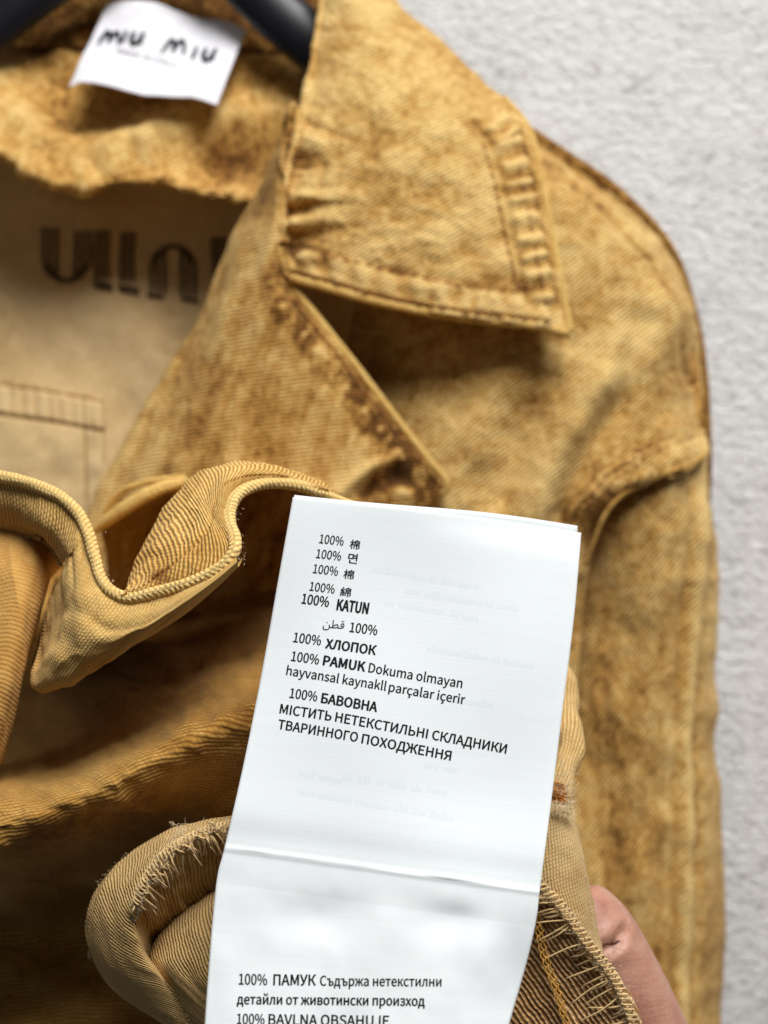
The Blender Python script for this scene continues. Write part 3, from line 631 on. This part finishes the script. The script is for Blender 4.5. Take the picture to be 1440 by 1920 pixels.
patch('seam_roll', g2, 160, 240, M_roll, J, lambda q: (.0004*fbm(q.S*90, q.T*90, 87)+.0005*crease(q.S*50, q.T*40, 187), .08*fbm(q.S*150, q.T*150, 88)-.12*gs(q.v, .78, .12)))

# ---- pinched side seam: right side
g3 = [[(900, 1505, .240), (985, 1508, .2385), (1040, 1518, .239), (1070, 1530, .242), (1078, 1540, .250)],
      [(900, 1580, .239), (990, 1580, .2375), (1050, 1585, .238), (1086, 1592, .241), (1094, 1600, .250)],
      [(900, 1660, .238), (1000, 1660, .2365), (1064, 1668, .237), (1104, 1678, .240), (1110, 1684, .250)],
      [(920, 1740, .238), (1020, 1745, .2365), (1082, 1752, .237), (1118, 1760, .240), (1124, 1766, .250)],
      [(940, 1830, .239), (1050, 1835, .238), (1110, 1840, .238), (1150, 1846, .241), (1156, 1850, .250)],
      [(960, 1930, .24), (1080, 1930, .24), (1150, 1935, .24), (1195, 1940, .243), (1200, 1945, .250)]]
patch('seam_facing', g3, 160, 140, M_plainw, J, lambda q: (.0003*fbm(q.S*120, q.T*120, 89), -.3*np.exp(-((q.px-1085)/18)**2-((q.py-1640)/20)**2)-.03*noise(q.S*300, q.T*300, 4)))
g4 = [[(880, 1600, .240), (960, 1635, .238), (1014, 1660, .2345), (1024, 1664, .239)],
      [(890, 1680, .238), (970, 1690, .236), (1052, 1704, .2325), (1064, 1706, .238)],
      [(900, 1760, .237), (990, 1765, .235), (1096, 1768, .2315), (1108, 1770, .238)],
      [(900, 1840, .237), (1000, 1842, .235), (1146, 1836, .2315), (1158, 1838, .238)],
      [(900, 1930, .236), (1010, 1930, .234), (1184, 1915, .2315), (1196, 1915, .238)],
      [(900, 2030, .236), (1020, 2030, .234), (1214, 2010, .2315), (1228, 2010, .238)]]
def d_al(q):
    return .0004*fbm(q.S*200, q.T*200, 90)+.0004*gs(q.u, .6, .02), .1*fbm(q.S*150, q.T*150, 91)-.15*sm(.45, .3, q.u)
_, qa = patch('seam_allowance', g4, 200, 200, M_allow, J, d_al, uv='plan')
# blurred rolled seam above it, beside the care label
def d_tuberoll(s, th): return .12*noise(s*300, th*1.2, 5)+.14*np.cos(2*math.pi*s/.011+th)
tube('seam_roll', [(820, 1150, .300), (960, 1180, .292), (1040, 1250, .285), (1058, 1330, .279), (1064, 1400, .273), (1052, 1460, .268), (1040, 1510, .264), (1030, 1560, .262)], [.0030, .0030, .0030, .0030, .0029, .0026, .0024, .0022], M_roll, J, 160, 28, rib=d_tuberoll, wear_shade=.05)
multi_tubes('bar_tack', [W3([(1036+random.uniform(-4, 4), 1466+k*5, .2625), (1052, 1470+k*5, .2612), (1066+random.uniform(-4, 4), 1474+k*5, .2635)]) for k in range(8)], .00028, M_orange, J, seg=6, kind='stuff')

# ---- overlock stitching: chains, loops across the raw edge, lint
def chain(px_pts, amp=9, pitch=13, n=None):
    P = W3(cr(px_pts, 400)); s = np.concatenate([[0], np.cumsum(np.linalg.norm(np.diff(P, axis=0), axis=1))])
    t, N, B = frames(P); L = s[-1]; pm = pitch*.24/F; am = amp*.24/F
    x = np.linspace(0, L, int(L/pm*14)); Pi = np.stack([np.interp(x, s, P[:, k]) for k in range(3)], -1)
    Ni = np.stack([np.interp(x, s, N[:, k]) for k in range(3)], -1); Bi = np.stack([np.interp(x, s, B[:, k]) for k in range(3)], -1)
    lines = []
    for ph in (0, math.pi*.9):
        j = .25*noise(x/pm/1.3, ph, 3)
        w = 2*math.pi*x/pm+ph+j
        lines.append(Pi+Bi*(am*np.cos(w))[:, None]+Ni*(am*.55*np.sin(w)+am*.2)[:, None])
    return lines
left_chain = [(470, 1538, .236), (420, 1548, .2355), (366, 1566, .2350), (312, 1598, .2345), (276, 1644, .2340), (255, 1694, .2345)]
right_chain = [(1004, 1646, .2325), (1022, 1668, .2318), (1058, 1704, .2305), (1100, 1764, .2297), (1148, 1826, .2297), (1184, 1906, .2297), (1212, 1990, .2297)]
lines = chain(left_chain, 7, 15)+chain(right_chain, 8, 20)
multi_tubes('overlock_stitching', lines, .00017, M_overlock, J, seg=6, kind='stuff')
th = []
for q in range(100):                       # threads fanning from the left chain into the fold
    t = q/99; a = cr(np.array(left_chain), 100)[int(12+t*86)]
    v = cr(np.array([(455, 1640, .241), (420, 1650, .242), (380, 1680, .2425), (345, 1715, .243), (318, 1742, .244), (290, 1745, .243)]), 100)[int(t*99)]
    a = a+np.array([random.uniform(-3, 3), random.uniform(-3, 3), .0002]); f = random.uniform(.10, .42)
    b = a+(v-a)*f+np.array([random.uniform(-24, 24), random.uniform(-18, 18), -.0005])
    m = (a+b)/2+np.array([random.uniform(-5, 5), random.uniform(-5, 5), -.0010]); th.append(W3(cr([a, m, b], 9)))
for q in range(110):                       # and from the right chain into the allowance
    t = q/109; a = cr(np.array(right_chain), 100)[int(8+t*88)]; r = random.choice((18, 26, 36, 50, 70))*random.uniform(.7, 1.1)
    a = a+np.array([random.uniform(-4, 4), random.uniform(-4, 4), 0])
    b = a+np.array([-r, r*random.uniform(-.1, .7), .0022]); m = (a+b)/2+np.array([0, random.uniform(-6, 6), -.0004]); th.append(W3(cr([a, m, b], 9)))
multi_tubes('overlock_thread', th, .00016, M_overlock, J, seg=5, kind='stuff')
gl = []
for k in range(3):
    P = W3(cr([(1000+k*4, 1690, .2338), (1012+k*6, 1780, .2328), (1040+k*5, 1860, .2322), (1070+k*4, 1960, .2318)], 120)); s = np.arange(120)
    gl.append(P+np.stack([.00018*np.cos(s*.9+k*2), np.zeros(120)-.0002, .00018*np.sin(s*.9+k*2)], -1))
multi_tubes('gold_thread', gl, .00014, M_gold, J, seg=5, kind='stuff')
# soft cotton tufts caught under the loops
Vs, Fs, a0_ = [], [], 0
def tuft(c, r, st=(1, 1, 1)):
    global a0_
    nu, nv = 14, 9; u = np.linspace(0, 2*math.pi, nu, endpoint=False); v = np.linspace(.02, math.pi-.02, nv); uu, vv = np.meshgrid(u, v)
    s = random.random()*50; rr = r*(1+.45*noise(np.cos(uu)*2+s, np.sin(uu)*2+vv*2, 3)+.2*noise(np.cos(uu)*5+s, np.sin(uu)*5+vv*5, 4))
    x = rr*np.sin(vv)*np.cos(uu)*st[0]; y = rr*np.sin(vv)*np.sin(uu)*st[1]; z = rr*np.cos(vv)*st[2]
    Vs.append(np.stack([x, y, z], -1).reshape(-1, 3)+c); idx = np.arange(nu*nv).reshape(nv, nu); j = np.roll(idx, -1, 1)
    Fs.append(np.stack([idx[:-1], idx[1:], j[1:], j[:-1]], -1).reshape(-1, 4)+a0_); a0_ += nu*nv
for ch, st_, rr, off in ((left_chain, 15, 7.0, (2.5, 9)), (right_chain, 20, 7.0, (-7, 6))):
    P = cr(np.array(ch), 400); L = np.concatenate([[0], np.cumsum(np.hypot(np.diff(P[:, 0]), np.diff(P[:, 1])))]); x = 6.0
    while x < L[-1]:
        c = np.array([np.interp(x, L, P[:, k]) for k in range(3)])+np.array([off[0]+random.gauss(0, 2), off[1]+random.gauss(0, 2), .0007])
        r = rr*random.uniform(.65, 1.15)*.238/F; tuft(W3(c), r, (random.uniform(.8, 1.2), .5, random.uniform(.9, 1.4))); x += st_*random.uniform(.7, 1.2)
for x, y, r in ((262, 1700, 8), (253, 1716, 8), (292, 1652, 7)): tuft(W3((x, y, .2366)), r*.24/F, (1, .45, 1.2))
for x, y, r in ((1060, 1738, 7), (1112, 1806, 7), (1124, 1856, 7)): tuft(W3((x, y, .2324)), r*.235/F, (1.1, .45, 1))
mesh_obj('cotton_lint', np.vstack(Vs), np.vstack(Fs), M_lint, J, kind='stuff')
# raw edge fibres
fz = []
def fibres(pts, n, L, spread=8, curl=.6):
    P = cr(np.array(pts, float), 200)
    for k in range(n):
        c = P[random.randrange(200)]+np.array([random.gauss(0, spread), random.gauss(0, spread), -.0004-random.random()*.0008])
        a = random.uniform(0, 2*math.pi); l = L*random.uniform(.4, 1.3); q = [c]
        for i in range(4):
            a += random.uniform(-curl, curl); c = c+np.array([math.cos(a)*l/4, math.sin(a)*l/4, random.uniform(-.0002, .0002)]); q.append(c)
        fz.append(W3(cr(q, 9)))
fibres([(330, 1552, .240), (345, 1560, .238), (320, 1590, .2365)], 120, 14, 8, 1.5)
fibres(left_chain, 200, 9, 8, 1.5); fibres(right_chain, 240, 9, 9, 1.5)
fibres([(1038, 1512, .238), (1056, 1518, .239), (1076, 1528, .241)], 260, 12, 5, 1.5)
fibres([(1054, 1420, .262), (1064, 1470, .260), (1068, 1510, .252)], 160, 18, 7, 1.2)
fibres([(160, 1725, .255), (171, 1795, .255), (186, 1656, .255), (246, 1600, .254)], 60, 6, 1.5, 1.5)
fibres([(1086, 1592, .241), (1104, 1678, .240), (1118, 1760, .240)], 60, 6, 1.5, 1.5)
fibres([c for c in cord[5:19]], 350, 5, 10, 1.5)
multi_tubes('loose_fibre', fz, .000026, M_lint, J, seg=4, kind='stuff')

# ------------------------------------------------------------------ lettering
try:                                      # a plain grotesque that ships with Blender; the built-in font otherwise
    import os
    SANS = bpy.data.fonts.load(os.path.join(bpy.utils.system_resource('DATAFILES'), 'fonts', 'Noto Sans CJK Regular.woff2'))
except Exception:
    SANS = None
def text_geo(s, bold=0.0):
    c = bpy.data.curves.new('lettering', 'FONT'); c.body = s; c.size = 1; c.resolution_u = 3
    if SANS and all(ord(k) < 0xf000 for k in s): c.font = SANS
    o = bpy.data.objects.new('lettering', c); SC.collection.objects.link(o); bpy.context.view_layer.update()
    m = o.evaluated_get(bpy.context.evaluated_depsgraph_get()).to_mesh()
    V = np.array([v.co[:] for v in m.vertices]); Fc = [tuple(p.vertices) for p in m.polygons]
    bpy.data.objects.remove(o); bpy.data.curves.remove(c)
    if bold:                              # heavier weight: the glyphs overprinted with a small shift
        A, G = [], []
        for k, (dx, dy) in enumerate([(a*V[:, 1].max(), b*V[:, 1].max()) for a, b in ((-bold, 0), (bold, 0), (0, bold*.6), (0, -bold*.6), (-bold*.5, 0), (bold*.5, 0))]):
            G += [tuple(i+k*len(V) for i in f) for f in Fc]; A.append(V+np.array([dx, dy, k*1e-6]))
        V, Fc = np.vstack(A), G
    return V, Fc
CAPF = text_geo('H')[0][:, 1].max()
def print_line(name, s, p0, p1, cap, dfun, mat, parent, bold=0.0, up=(.165, -.986), mirror=False, lift=.00006, shear=0.0, arc=0.0, em=False):
    V, Fc = text_geo(s, bold)
    x = (V[:, 0]-V[:, 0].min())/(V[:, 0].max()-V[:, 0].min()); y = V[:, 1]/CAPF
    if em: y = (V[:, 1]-V[:, 1].min())/(V[:, 1].max()-V[:, 1].min())
    if mirror: x = 1-x
    px = p0[0]+(p1[0]-p0[0])*x+up[0]*cap*y+shear*y*cap; py = p0[1]+(p1[1]-p0[1])*x+up[1]*cap*y+arc*4*x*(1-x)
    d = dfun(px, py)-lift-V[:, 2]*2
    return mesh_obj(name, W3(np.stack([px, py, d], -1)), Fc, mat, parent, smooth=False)

# ------------------------------------------------------------------ care label
def leaf_t(px, py): return (py-(928+(px-552)*.130))/662.
def d_leaf(px, py):
    t = leaf_t(px, py); x = (px-780)/300.
    return .2425-.0190*t+.0012*np.sin(np.clip(t, 0, 1)*math.pi*1.0)*.6-.0004*np.exp(-((t-.93)/.10)**2)+.0010*x*x-.0006*x+.00035*np.sin(t*9+x*2)+.0002*np.sin(t*5-x*5)+.0016*np.exp(-((t-.0)/.05)**2)*sm(-.2, 1, x)
def d_low_leaf(px, py):
    t = (py-(1590+(px-420)*.139))/330.; x = (px-700)/300.
    base = d_leaf(px, 1590+(px-420)*.139)
    h = base-.0100*np.clip(t, 0, 2)+.0010*np.clip(t, 0, .2)*5*.3
    kk = sm(8, 70, py-(1590+(px-420)*.139))
    h += kk*.0011*np.exp(-((px-850)/60)**2-((py-1725)/40)**2)+kk*.0008*np.exp(-((px-600)/85)**2-((py-1722)/40)**2)
    h += -.0007*np.exp(-(((px-700)+(py-1760)*.3)/60)**2)*np.exp(-((py-1780)/120)**2)-.0007*np.exp(-(((px-905)-(py-1760)*.25)/46)**2)*sm(1660, 1780, py)
    h += .0035*sm(860, 1000, px)*sm(1700, 1900, py)+.0002*fbm(px/120, py/150, 95)
    return h
def leaf(name, cornersL, cornersR, nv, nu, dfun, mat, parent, off=0.0, topcurve=None):
    l = cr(np.array([(a, b, 0) for a, b in cornersL], float), nv)[:, :2]; r = cr(np.array([(a, b, 0) for a, b in cornersR], float), nv)[:, :2]
    t = np.linspace(0, 1, nu); g = l[:, None, :]*(1-t)[None, :, None]+r[:, None, :]*t[None, :, None]
    px, py = g[..., 0].copy(), g[..., 1].copy()
    if topcurve is not None:
        k = np.clip(1-np.linspace(0, 1, nv)*nv/120., 0, 1)[:, None]**6; py += k*topcurve(t)[None, :]
    P = W3(np.stack([px, py, dfun(px, py)+off], -1)); idx = np.arange(nv*nu).reshape(nv, nu)
    Fc = np.stack([idx[:-1, :-1], idx[1:, :-1], idx[1:, 1:], idx[:-1, 1:]], -1).reshape(-1, 4)
    u = np.broadcast_to(t*.05, (nv, nu)); v = np.broadcast_to((np.linspace(0, 1, nv)*.10)[:, None], (nv, nu))
    o = mesh_obj(name, P.reshape(-1, 3), Fc, mat, parent, uv=np.stack([u, v], -1).reshape(-1, 2))
    s = o.modifiers.new('thickness', 'SOLIDIFY'); s.thickness = .00014; s.offset = -1
    return o
def d_strip(px, py):
    c = 1590+(px-420)*.139
    return np.where(py < c, d_leaf(px, py), d_low_leaf(px, py))-.00022*np.exp(-((py-c)/6)**2)+.0002*np.exp(-((py-c+30)/26)**2)
CL = leaf('care_label', [(549, 932), (521, 1090), (489, 1270), (455, 1440), (421, 1589), (408, 1640), (399, 1720), (391, 1820), (384, 1920), (380, 2010)],
          [(1090, 999), (1076, 1160), (1055, 1330), (1034, 1500), (1012, 1671), (1007, 1715), (996, 1770), (978, 1840), (955, 1920), (930, 2010)], 400, 130, d_strip, M_label, J, topcurve=lambda t: -4*np.sin(math.pi*t))
CL['label'] = 'white satin care label printed with fibre content in many languages'
for k, (tl, tr, off) in enumerate((((552, 928), (1083, 986), .0007), ((553, 930), (1083, 992), .0011), ((553, 933), (1082, 996), .0015))):
    leaf('label_leaf', [tl, (523+k, 1090), (492+k, 1270), (458+k, 1440), (428, 1580)], [tr, (1070, 1160), (1049, 1330), (1028, 1500), (1006, 1655)], 90, 60, d_leaf, M_label, CL, off, topcurve=lambda t, k=k: -5*np.sin(math.pi*t)*(t < 2)+(5-2*k)*np.sin(2*math.pi*t)*.5)
def d_crease(px, py): return d_leaf(px, py)-.0001
TXT = [  # text, start, end of the baseline, cap height, weight
 ('100%', (598, 1018), (643.5, 1023), 16.5, 0), ('棉', (654.5, 1028.5), (673.5, 1031), 18, 'em'),
 ('100%', (592, 1045.8), (638.7, 1051), 16.5, 0), ('면', (651, 1055), (669, 1057.5), 19, 'em'),
 ('100%', (586, 1074), (633, 1079.5), 16.5, 0), ('棉', (642.7, 1084.5), (662.5, 1087), 18, 'em'),
 ('100%', (579.5, 1107), (626.7, 1113), 16.5, 0), ('綿', (636.5, 1117.5), (657, 1120), 18, 'em'),
 ('100%', (564.4, 1131), (616, 1138), 18.5, .012), ('KATUN', (630, 1143.5), (690, 1151), 20.5, .05),
 ('100%', (654.7, 1184.5), (706.7, 1191), 18, .004),
 ('100%', (549, 1203.5), (601, 1210), 18, .004), ('ХЛОПОК', (609, 1214.7), (704.4, 1228), 17.5, .032),
 ('100%', (545, 1238.7), (597.3, 1245.8), 18, .004), ('PAMUK', (604.4, 1246.7), (684.4, 1259), 18, .036), ('Dokuma olmayan', (690, 1260), (866, 1290), 17.5, 0),
 ('hayvansal kaynakll', (536, 1265), (723.5, 1295), 17, 0), ('parçalar içerir', (728, 1296), (871, 1320.5), 17, 0),
 ('100%', (542, 1308), (594, 1315), 18, .004), ('БАВОВНА', (601, 1317), (706.7, 1334.7), 18, .03),
 ('МIСТИТЬ', (523.5, 1337), (621, 1351.5), 17.5, .010), ('НЕТЕКСТИЛЬНI', (627.5, 1352.4), (801, 1384.4), 17.5, .010), ('СКЛАДНИКИ', (809, 1386), (949, 1413), 17.5, .010),
 ('ТВАРИННОГО', (520, 1366), (670, 1391), 17.5, .010), ('ПОХОДЖЕННЯ', (677, 1393), (845, 1426), 17.5, .010)]
for s, a, b, h, w in TXT:
    if w == 'em': print_line('printed_text', s, a, b, h, d_strip, M_ink, CL, .02, em=True)
    else: print_line('printed_text', s, a, b, h, d_strip, M_ink, CL, w+.026)
print_line('printed_text', '\ufee6\ufec4\ufed7', (604, 1181), (644, 1184), 20, d_strip, M_ink, CL, .006, em=True)
LOW = [('100%', (447.5, 1845.7), (501, 1847), 20, .004), ('ПАМУК', (512, 1847), (592.5, 1847.6), 20, .012), ('Съдържа нетекстилни', (599.6, 1848), (827.7, 1849.5), 18.5, .006),
       ('детайли от животински произход', (443.7, 1882.5), (796.5, 1886), 18.5, .012), ('100%', (443.7, 1920), (496, 1921), 19.5, .006), ('BAVLNA OBSAHUJE', (503, 1921), (729.5, 1924), 19.5, .006)]
for s, a, b, h, w in LOW: print_line('printed_text', s, a, b, h, d_strip, M_ink, CL, w+.026, up=(.03, -1))
def show_through(p0, p1, h):
    V, Fq = [], []; x = 0.0; L = math.hypot(p1[0]-p0[0], p1[1]-p0[1])
    while x < L-6:
        w = random.uniform(3.0, 8.5); t0, t1 = x/L, min(1, (x+w)/L)
        if random.random() < .85:
            hh = h*random.choice((.62, .62, .66, 1.0)); a = len(V)
            for t, k in ((t0, 0), (t1, 0), (t1, 1), (t0, 1)):
                V.append((p0[0]+(p1[0]-p0[0])*t+.165*hh*k, p0[1]+(p1[1]-p0[1])*t-.986*hh*k))
            Fq.append((a, a+1, a+2, a+3))
        x += w+random.uniform(1.2, 2.6)
    V = np.array(V); mesh_obj('show_through_print', W3(np.stack([V[:, 0], V[:, 1], d_strip(V[:, 0], V[:, 1])-.000014], -1)), Fq, M_ghost, CL, smooth=False)
for a, b, h in (((700, 1072), (905, 1108), 13), ((760, 1112), (985, 1150), 13), ((720, 1134), (900, 1166), 13), ((800, 1220), (1000, 1255), 13), ((780, 1305), (930, 1330), 13), ((790, 1440), (858, 1450), 14), ((640, 1462), (840, 1492), 14), ((560, 1490), (850, 1540), 14), ((560, 1455), (640, 1468), 13)):
    show_through(a, b, h)

# ------------------------------------------------------------------ brand label
bt = [(199, 8), (245, 2), (288, 4), (330, 20), (375, 34), (420, 40), (460, 56)]
bb = [(130, 163), (160, 154), (215, 163), (270, 176), (325, 180), (365, 182), (407, 197)]
g = [[(x, y, .444+(.003 if k in (0, 6) else 0)-.003*math.sin(k*1.1)) for k, (x, y) in enumerate(bt)],
     [(a[0]*.66+b[0]*.34, a[1]*.66+b[1]*.34, .440-.002*math.sin(k*1.0)) for k, (a, b) in enumerate(zip(bt, bb))],
     [(a[0]*.33+b[0]*.67, a[1]*.33+b[1]*.67, .435-.001*math.sin(k*1.0)) for k, (a, b) in enumerate(zip(bt, bb))],
     [(x, y, .429+.001*math.cos(k*1.3)) for k, (x, y) in enumerate(bb)]]
BL, qb = patch('brand_label', g, 80, 120, M_brandlab, J, lambda q: (.0004*fbm(q.px/60, q.py/60, 97), 0*q.px), thick=.0003, uv='arc')
BL['label'] = 'white satin brand label sewn inside the neck'
bx, by, bz = qb.px.ravel(), qb.py.ravel(), qb.Q.reshape(-1, 3)[:, 1]
def d_brand(px, py):
    px = np.atleast_1d(px); py = np.atleast_1d(py)
    return np.array([bz[np.argmin((bx-x)**2+(by-y)**2)] for x, y in zip(px.ravel(), py.ravel())]).reshape(px.shape)
def brush(strokes, parent):
    """slanted logo letters: thick flat strokes on the label"""
    for st in strokes:
        V, Fq = [], []; c = cr(np.array([(x, y, w*1.2) for x, y, w in st], float), 14*(len(st)-1))
        t = np.gradient(c[:, :2], axis=0); t /= np.linalg.norm(t, axis=1, keepdims=True); nn = np.stack([-t[:, 1], t[:, 0]], -1)
        a = c[:, :2]+nn*c[:, 2:]/2; b = c[:, :2]-nn*c[:, 2:]/2; n = len(c)
        pp = np.vstack([a, b]); d = d_brand(pp[:, 0], pp[:, 1])-.0003; P = W3(np.stack([pp[:, 0], pp[:, 1], d], -1))
        Fc = [(i, i+1, n+i+1, n+i) for i in range(n-1)]
        yield P, Fc
def logo_letter(strokes):
    V, Fq, a = [], [], 0
    for P, Fc in brush(strokes, BL): V.append(P); Fq += [tuple(i+a for i in f) for f in Fc]; a += len(P)
    mesh_obj('logo_letter', np.vstack(V), Fq, M_ink, BL, smooth=False)
def m_at(x, y, s=1.0): return [[(x, y, 3), (x+9*s, y-12*s, 6), (x+18*s, y-22*s, 7), (x+22*s, y-16*s, 6), (x+19*s, y-1*s, 4)], [(x+19*s, y-2*s, 4), (x+27*s, y-15*s, 7), (x+35*s, y-21*s, 7), (x+39*s, y-14*s, 6), (x+37*s, y+1*s, 5)]]
def i_at(x, y): return [[(x, y, 5), (x+5, y-11, 6), (x+9, y-23, 5)]]
def u_at(x, y): return [[(x+8, y-23, 5), (x+2, y-12, 8), (x+3, y-2, 8), (x+9, y, 6), (x+18, y-10, 7), (x+25, y-22, 5)], [(x+25, y-22, 5), (x+20, y-8, 5), (x+17, y+2, 4)]]
logo_letter(m_at(184, 82)); logo_letter(i_at(228, 80)); logo_letter(u_at(245, 82))
logo_letter(m_at(302, 100, 1.12)); logo_letter(i_at(360, 110)); logo_letter(u_at(380, 113))
print_line('printed_text', 'MADE IN ITALY', (218, 97), (330, 126), 9, d_brand, M_greyink, BL, .01, up=(.3, -.95), lift=.0003)
adopt(J)

# ------------------------------------------------------------------ hanger
H = empty('clothes_hanger', tuple(W3((280, -140, .455))), label='dark navy plastic clothes hanger inside the jacket neck', category='hanger')
tube('shoulder_bar', [(-420, 420, .44), (-150, 165, .439), (-30, 62, .438), (100, -40, .437), (220, -110, .436), (330, -120, .436), (440, -50, .436), (540, 42, .437), (640, 130, .438), (760, 250, .436), (900, 370, .432)], [.0075, .0078, .008, .008, .0075, .0075, .008, .0085, .008, .0065, .004], M_hanger, H, 240, 24, flat=.5)
hk = [(280, -120, .45), (280, -300, .45)]+[(380+100*math.cos(t), -430+130*math.sin(t)*-1-0, .45) for t in np.linspace(math.pi*1.1, -.2, 9)]
tube('hook', hk, .0016, M_metal, H, 120, 12)
adopt(H)

# ------------------------------------------------------------------ hand holding the seam from behind
def build_hand():
    pts, rad, ed = [], [], []
    def add(p, r, par=None):
        pts.append(W3(p)); rad.append(r); k = len(pts)-1
        if par is not None: ed.append((par, k))
        return k
    wrist = add((1500, 3300, .30), .026)
    palm = add((1330, 2750, .292), .030, wrist)
    fore = add((1500, 4400, .33), .032, wrist)
    base = {}
    for nm, kn, rr in (('index', (1330, 2240, .272), .0105), ('middle', (1180, 2290, .285), .0108), ('ring', (1040, 2370, .295), .0102), ('little', (930, 2480, .30), .0092)):
        base[nm] = add(kn, rr*1.15, palm)
    def finger(nm, ps, rs):
        k = base[nm]
        for p, r in zip(ps, rs): k = add(p, r, k)
    finger('index', [(1262, 2080, .274), (1205, 1935, .2710), (1168, 1850, .2700), (1128, 1772, .2695), (1088, 1712, .2700), (1062, 1680, .2710)], [.0098, .0092, .0088, .0086, .0080, .0052])
    finger('middle', [(1080, 2080, .278), (1000, 1960, .268), (950, 1880, .262), (920, 1830, .262)], [.0100, .0092, .0086, .0062])
    finger('ring', [(950, 2180, .288), (880, 2060, .275), (830, 1980, .266), (800, 1930, .266)], [.0094, .0088, .0082, .0058])
    finger('little', [(840, 2320, .294), (770, 2220, .282), (730, 2150, .272), (710, 2110, .272)], [.0084, .0076, .0070, .0050])
    tb = add((1380, 2520, .268), .0150, palm)
    t2 = add((1290, 2300, .246), .0118, tb); t3 = add((1190, 2150, .238), .0105, t2); t4 = add((1110, 2060, .236), .0095, t3); add((1070, 2020, .2365), .0060, t4)
    m = bpy.data.meshes.new('person'); m.from_pydata([tuple(p) for p in pts], ed, [])
    o = bpy.data.objects.new('person', m)
    link(o, None, label='hand with bent finger pinching the jacket seam behind the white care label', category='hand')
    md = o.modifiers.new('skin', 'SKIN'); md.use_smooth_shade = True
    for k, v in enumerate(m.skin_vertices[0].data): v.radius = (rad[k], rad[k]); v.use_root = (k == 1)
    sb = o.modifiers.new('sub', 'SUBSURF'); sb.levels = 3; sb.render_levels = 3
    bpy.context.view_layer.update()
    ev = o.evaluated_get(bpy.context.evaluated_depsgraph_get()).to_mesh()
    V = np.array([v.co[:] for v in ev.vertices]); Fc = [tuple(p.vertices) for p in ev.polygons]
    bpy.data.objects.remove(o)
    # joint creases
    px = 720+V[:, 0]/V[:, 1]*F; py = 960-(V[:, 2]-CZ)/V[:, 1]*F
    c, _ = seg_d(px, py, [(1130, 1780), (1156, 1772), (1166, 1748)]); sel = V[:, 1] < .272
    V[:, 1] += np.where(sel, .0022*np.exp(-(c/8)**2)-.0008*np.exp(-((c-20)/10)**2)+.0006*np.exp(-(seg_d(px, py, [(1175, 1730), (1195, 1760)])[0]/6)**2), 0)
    V += .00012*np.stack([noise(px/16, py/16, k) for k in range(3)], -1)
    o = mesh_obj('person', V, Fc, M_skin, None, label='hand with bent finger pinching the jacket seam behind the white care label', category='hand')
build_hand()
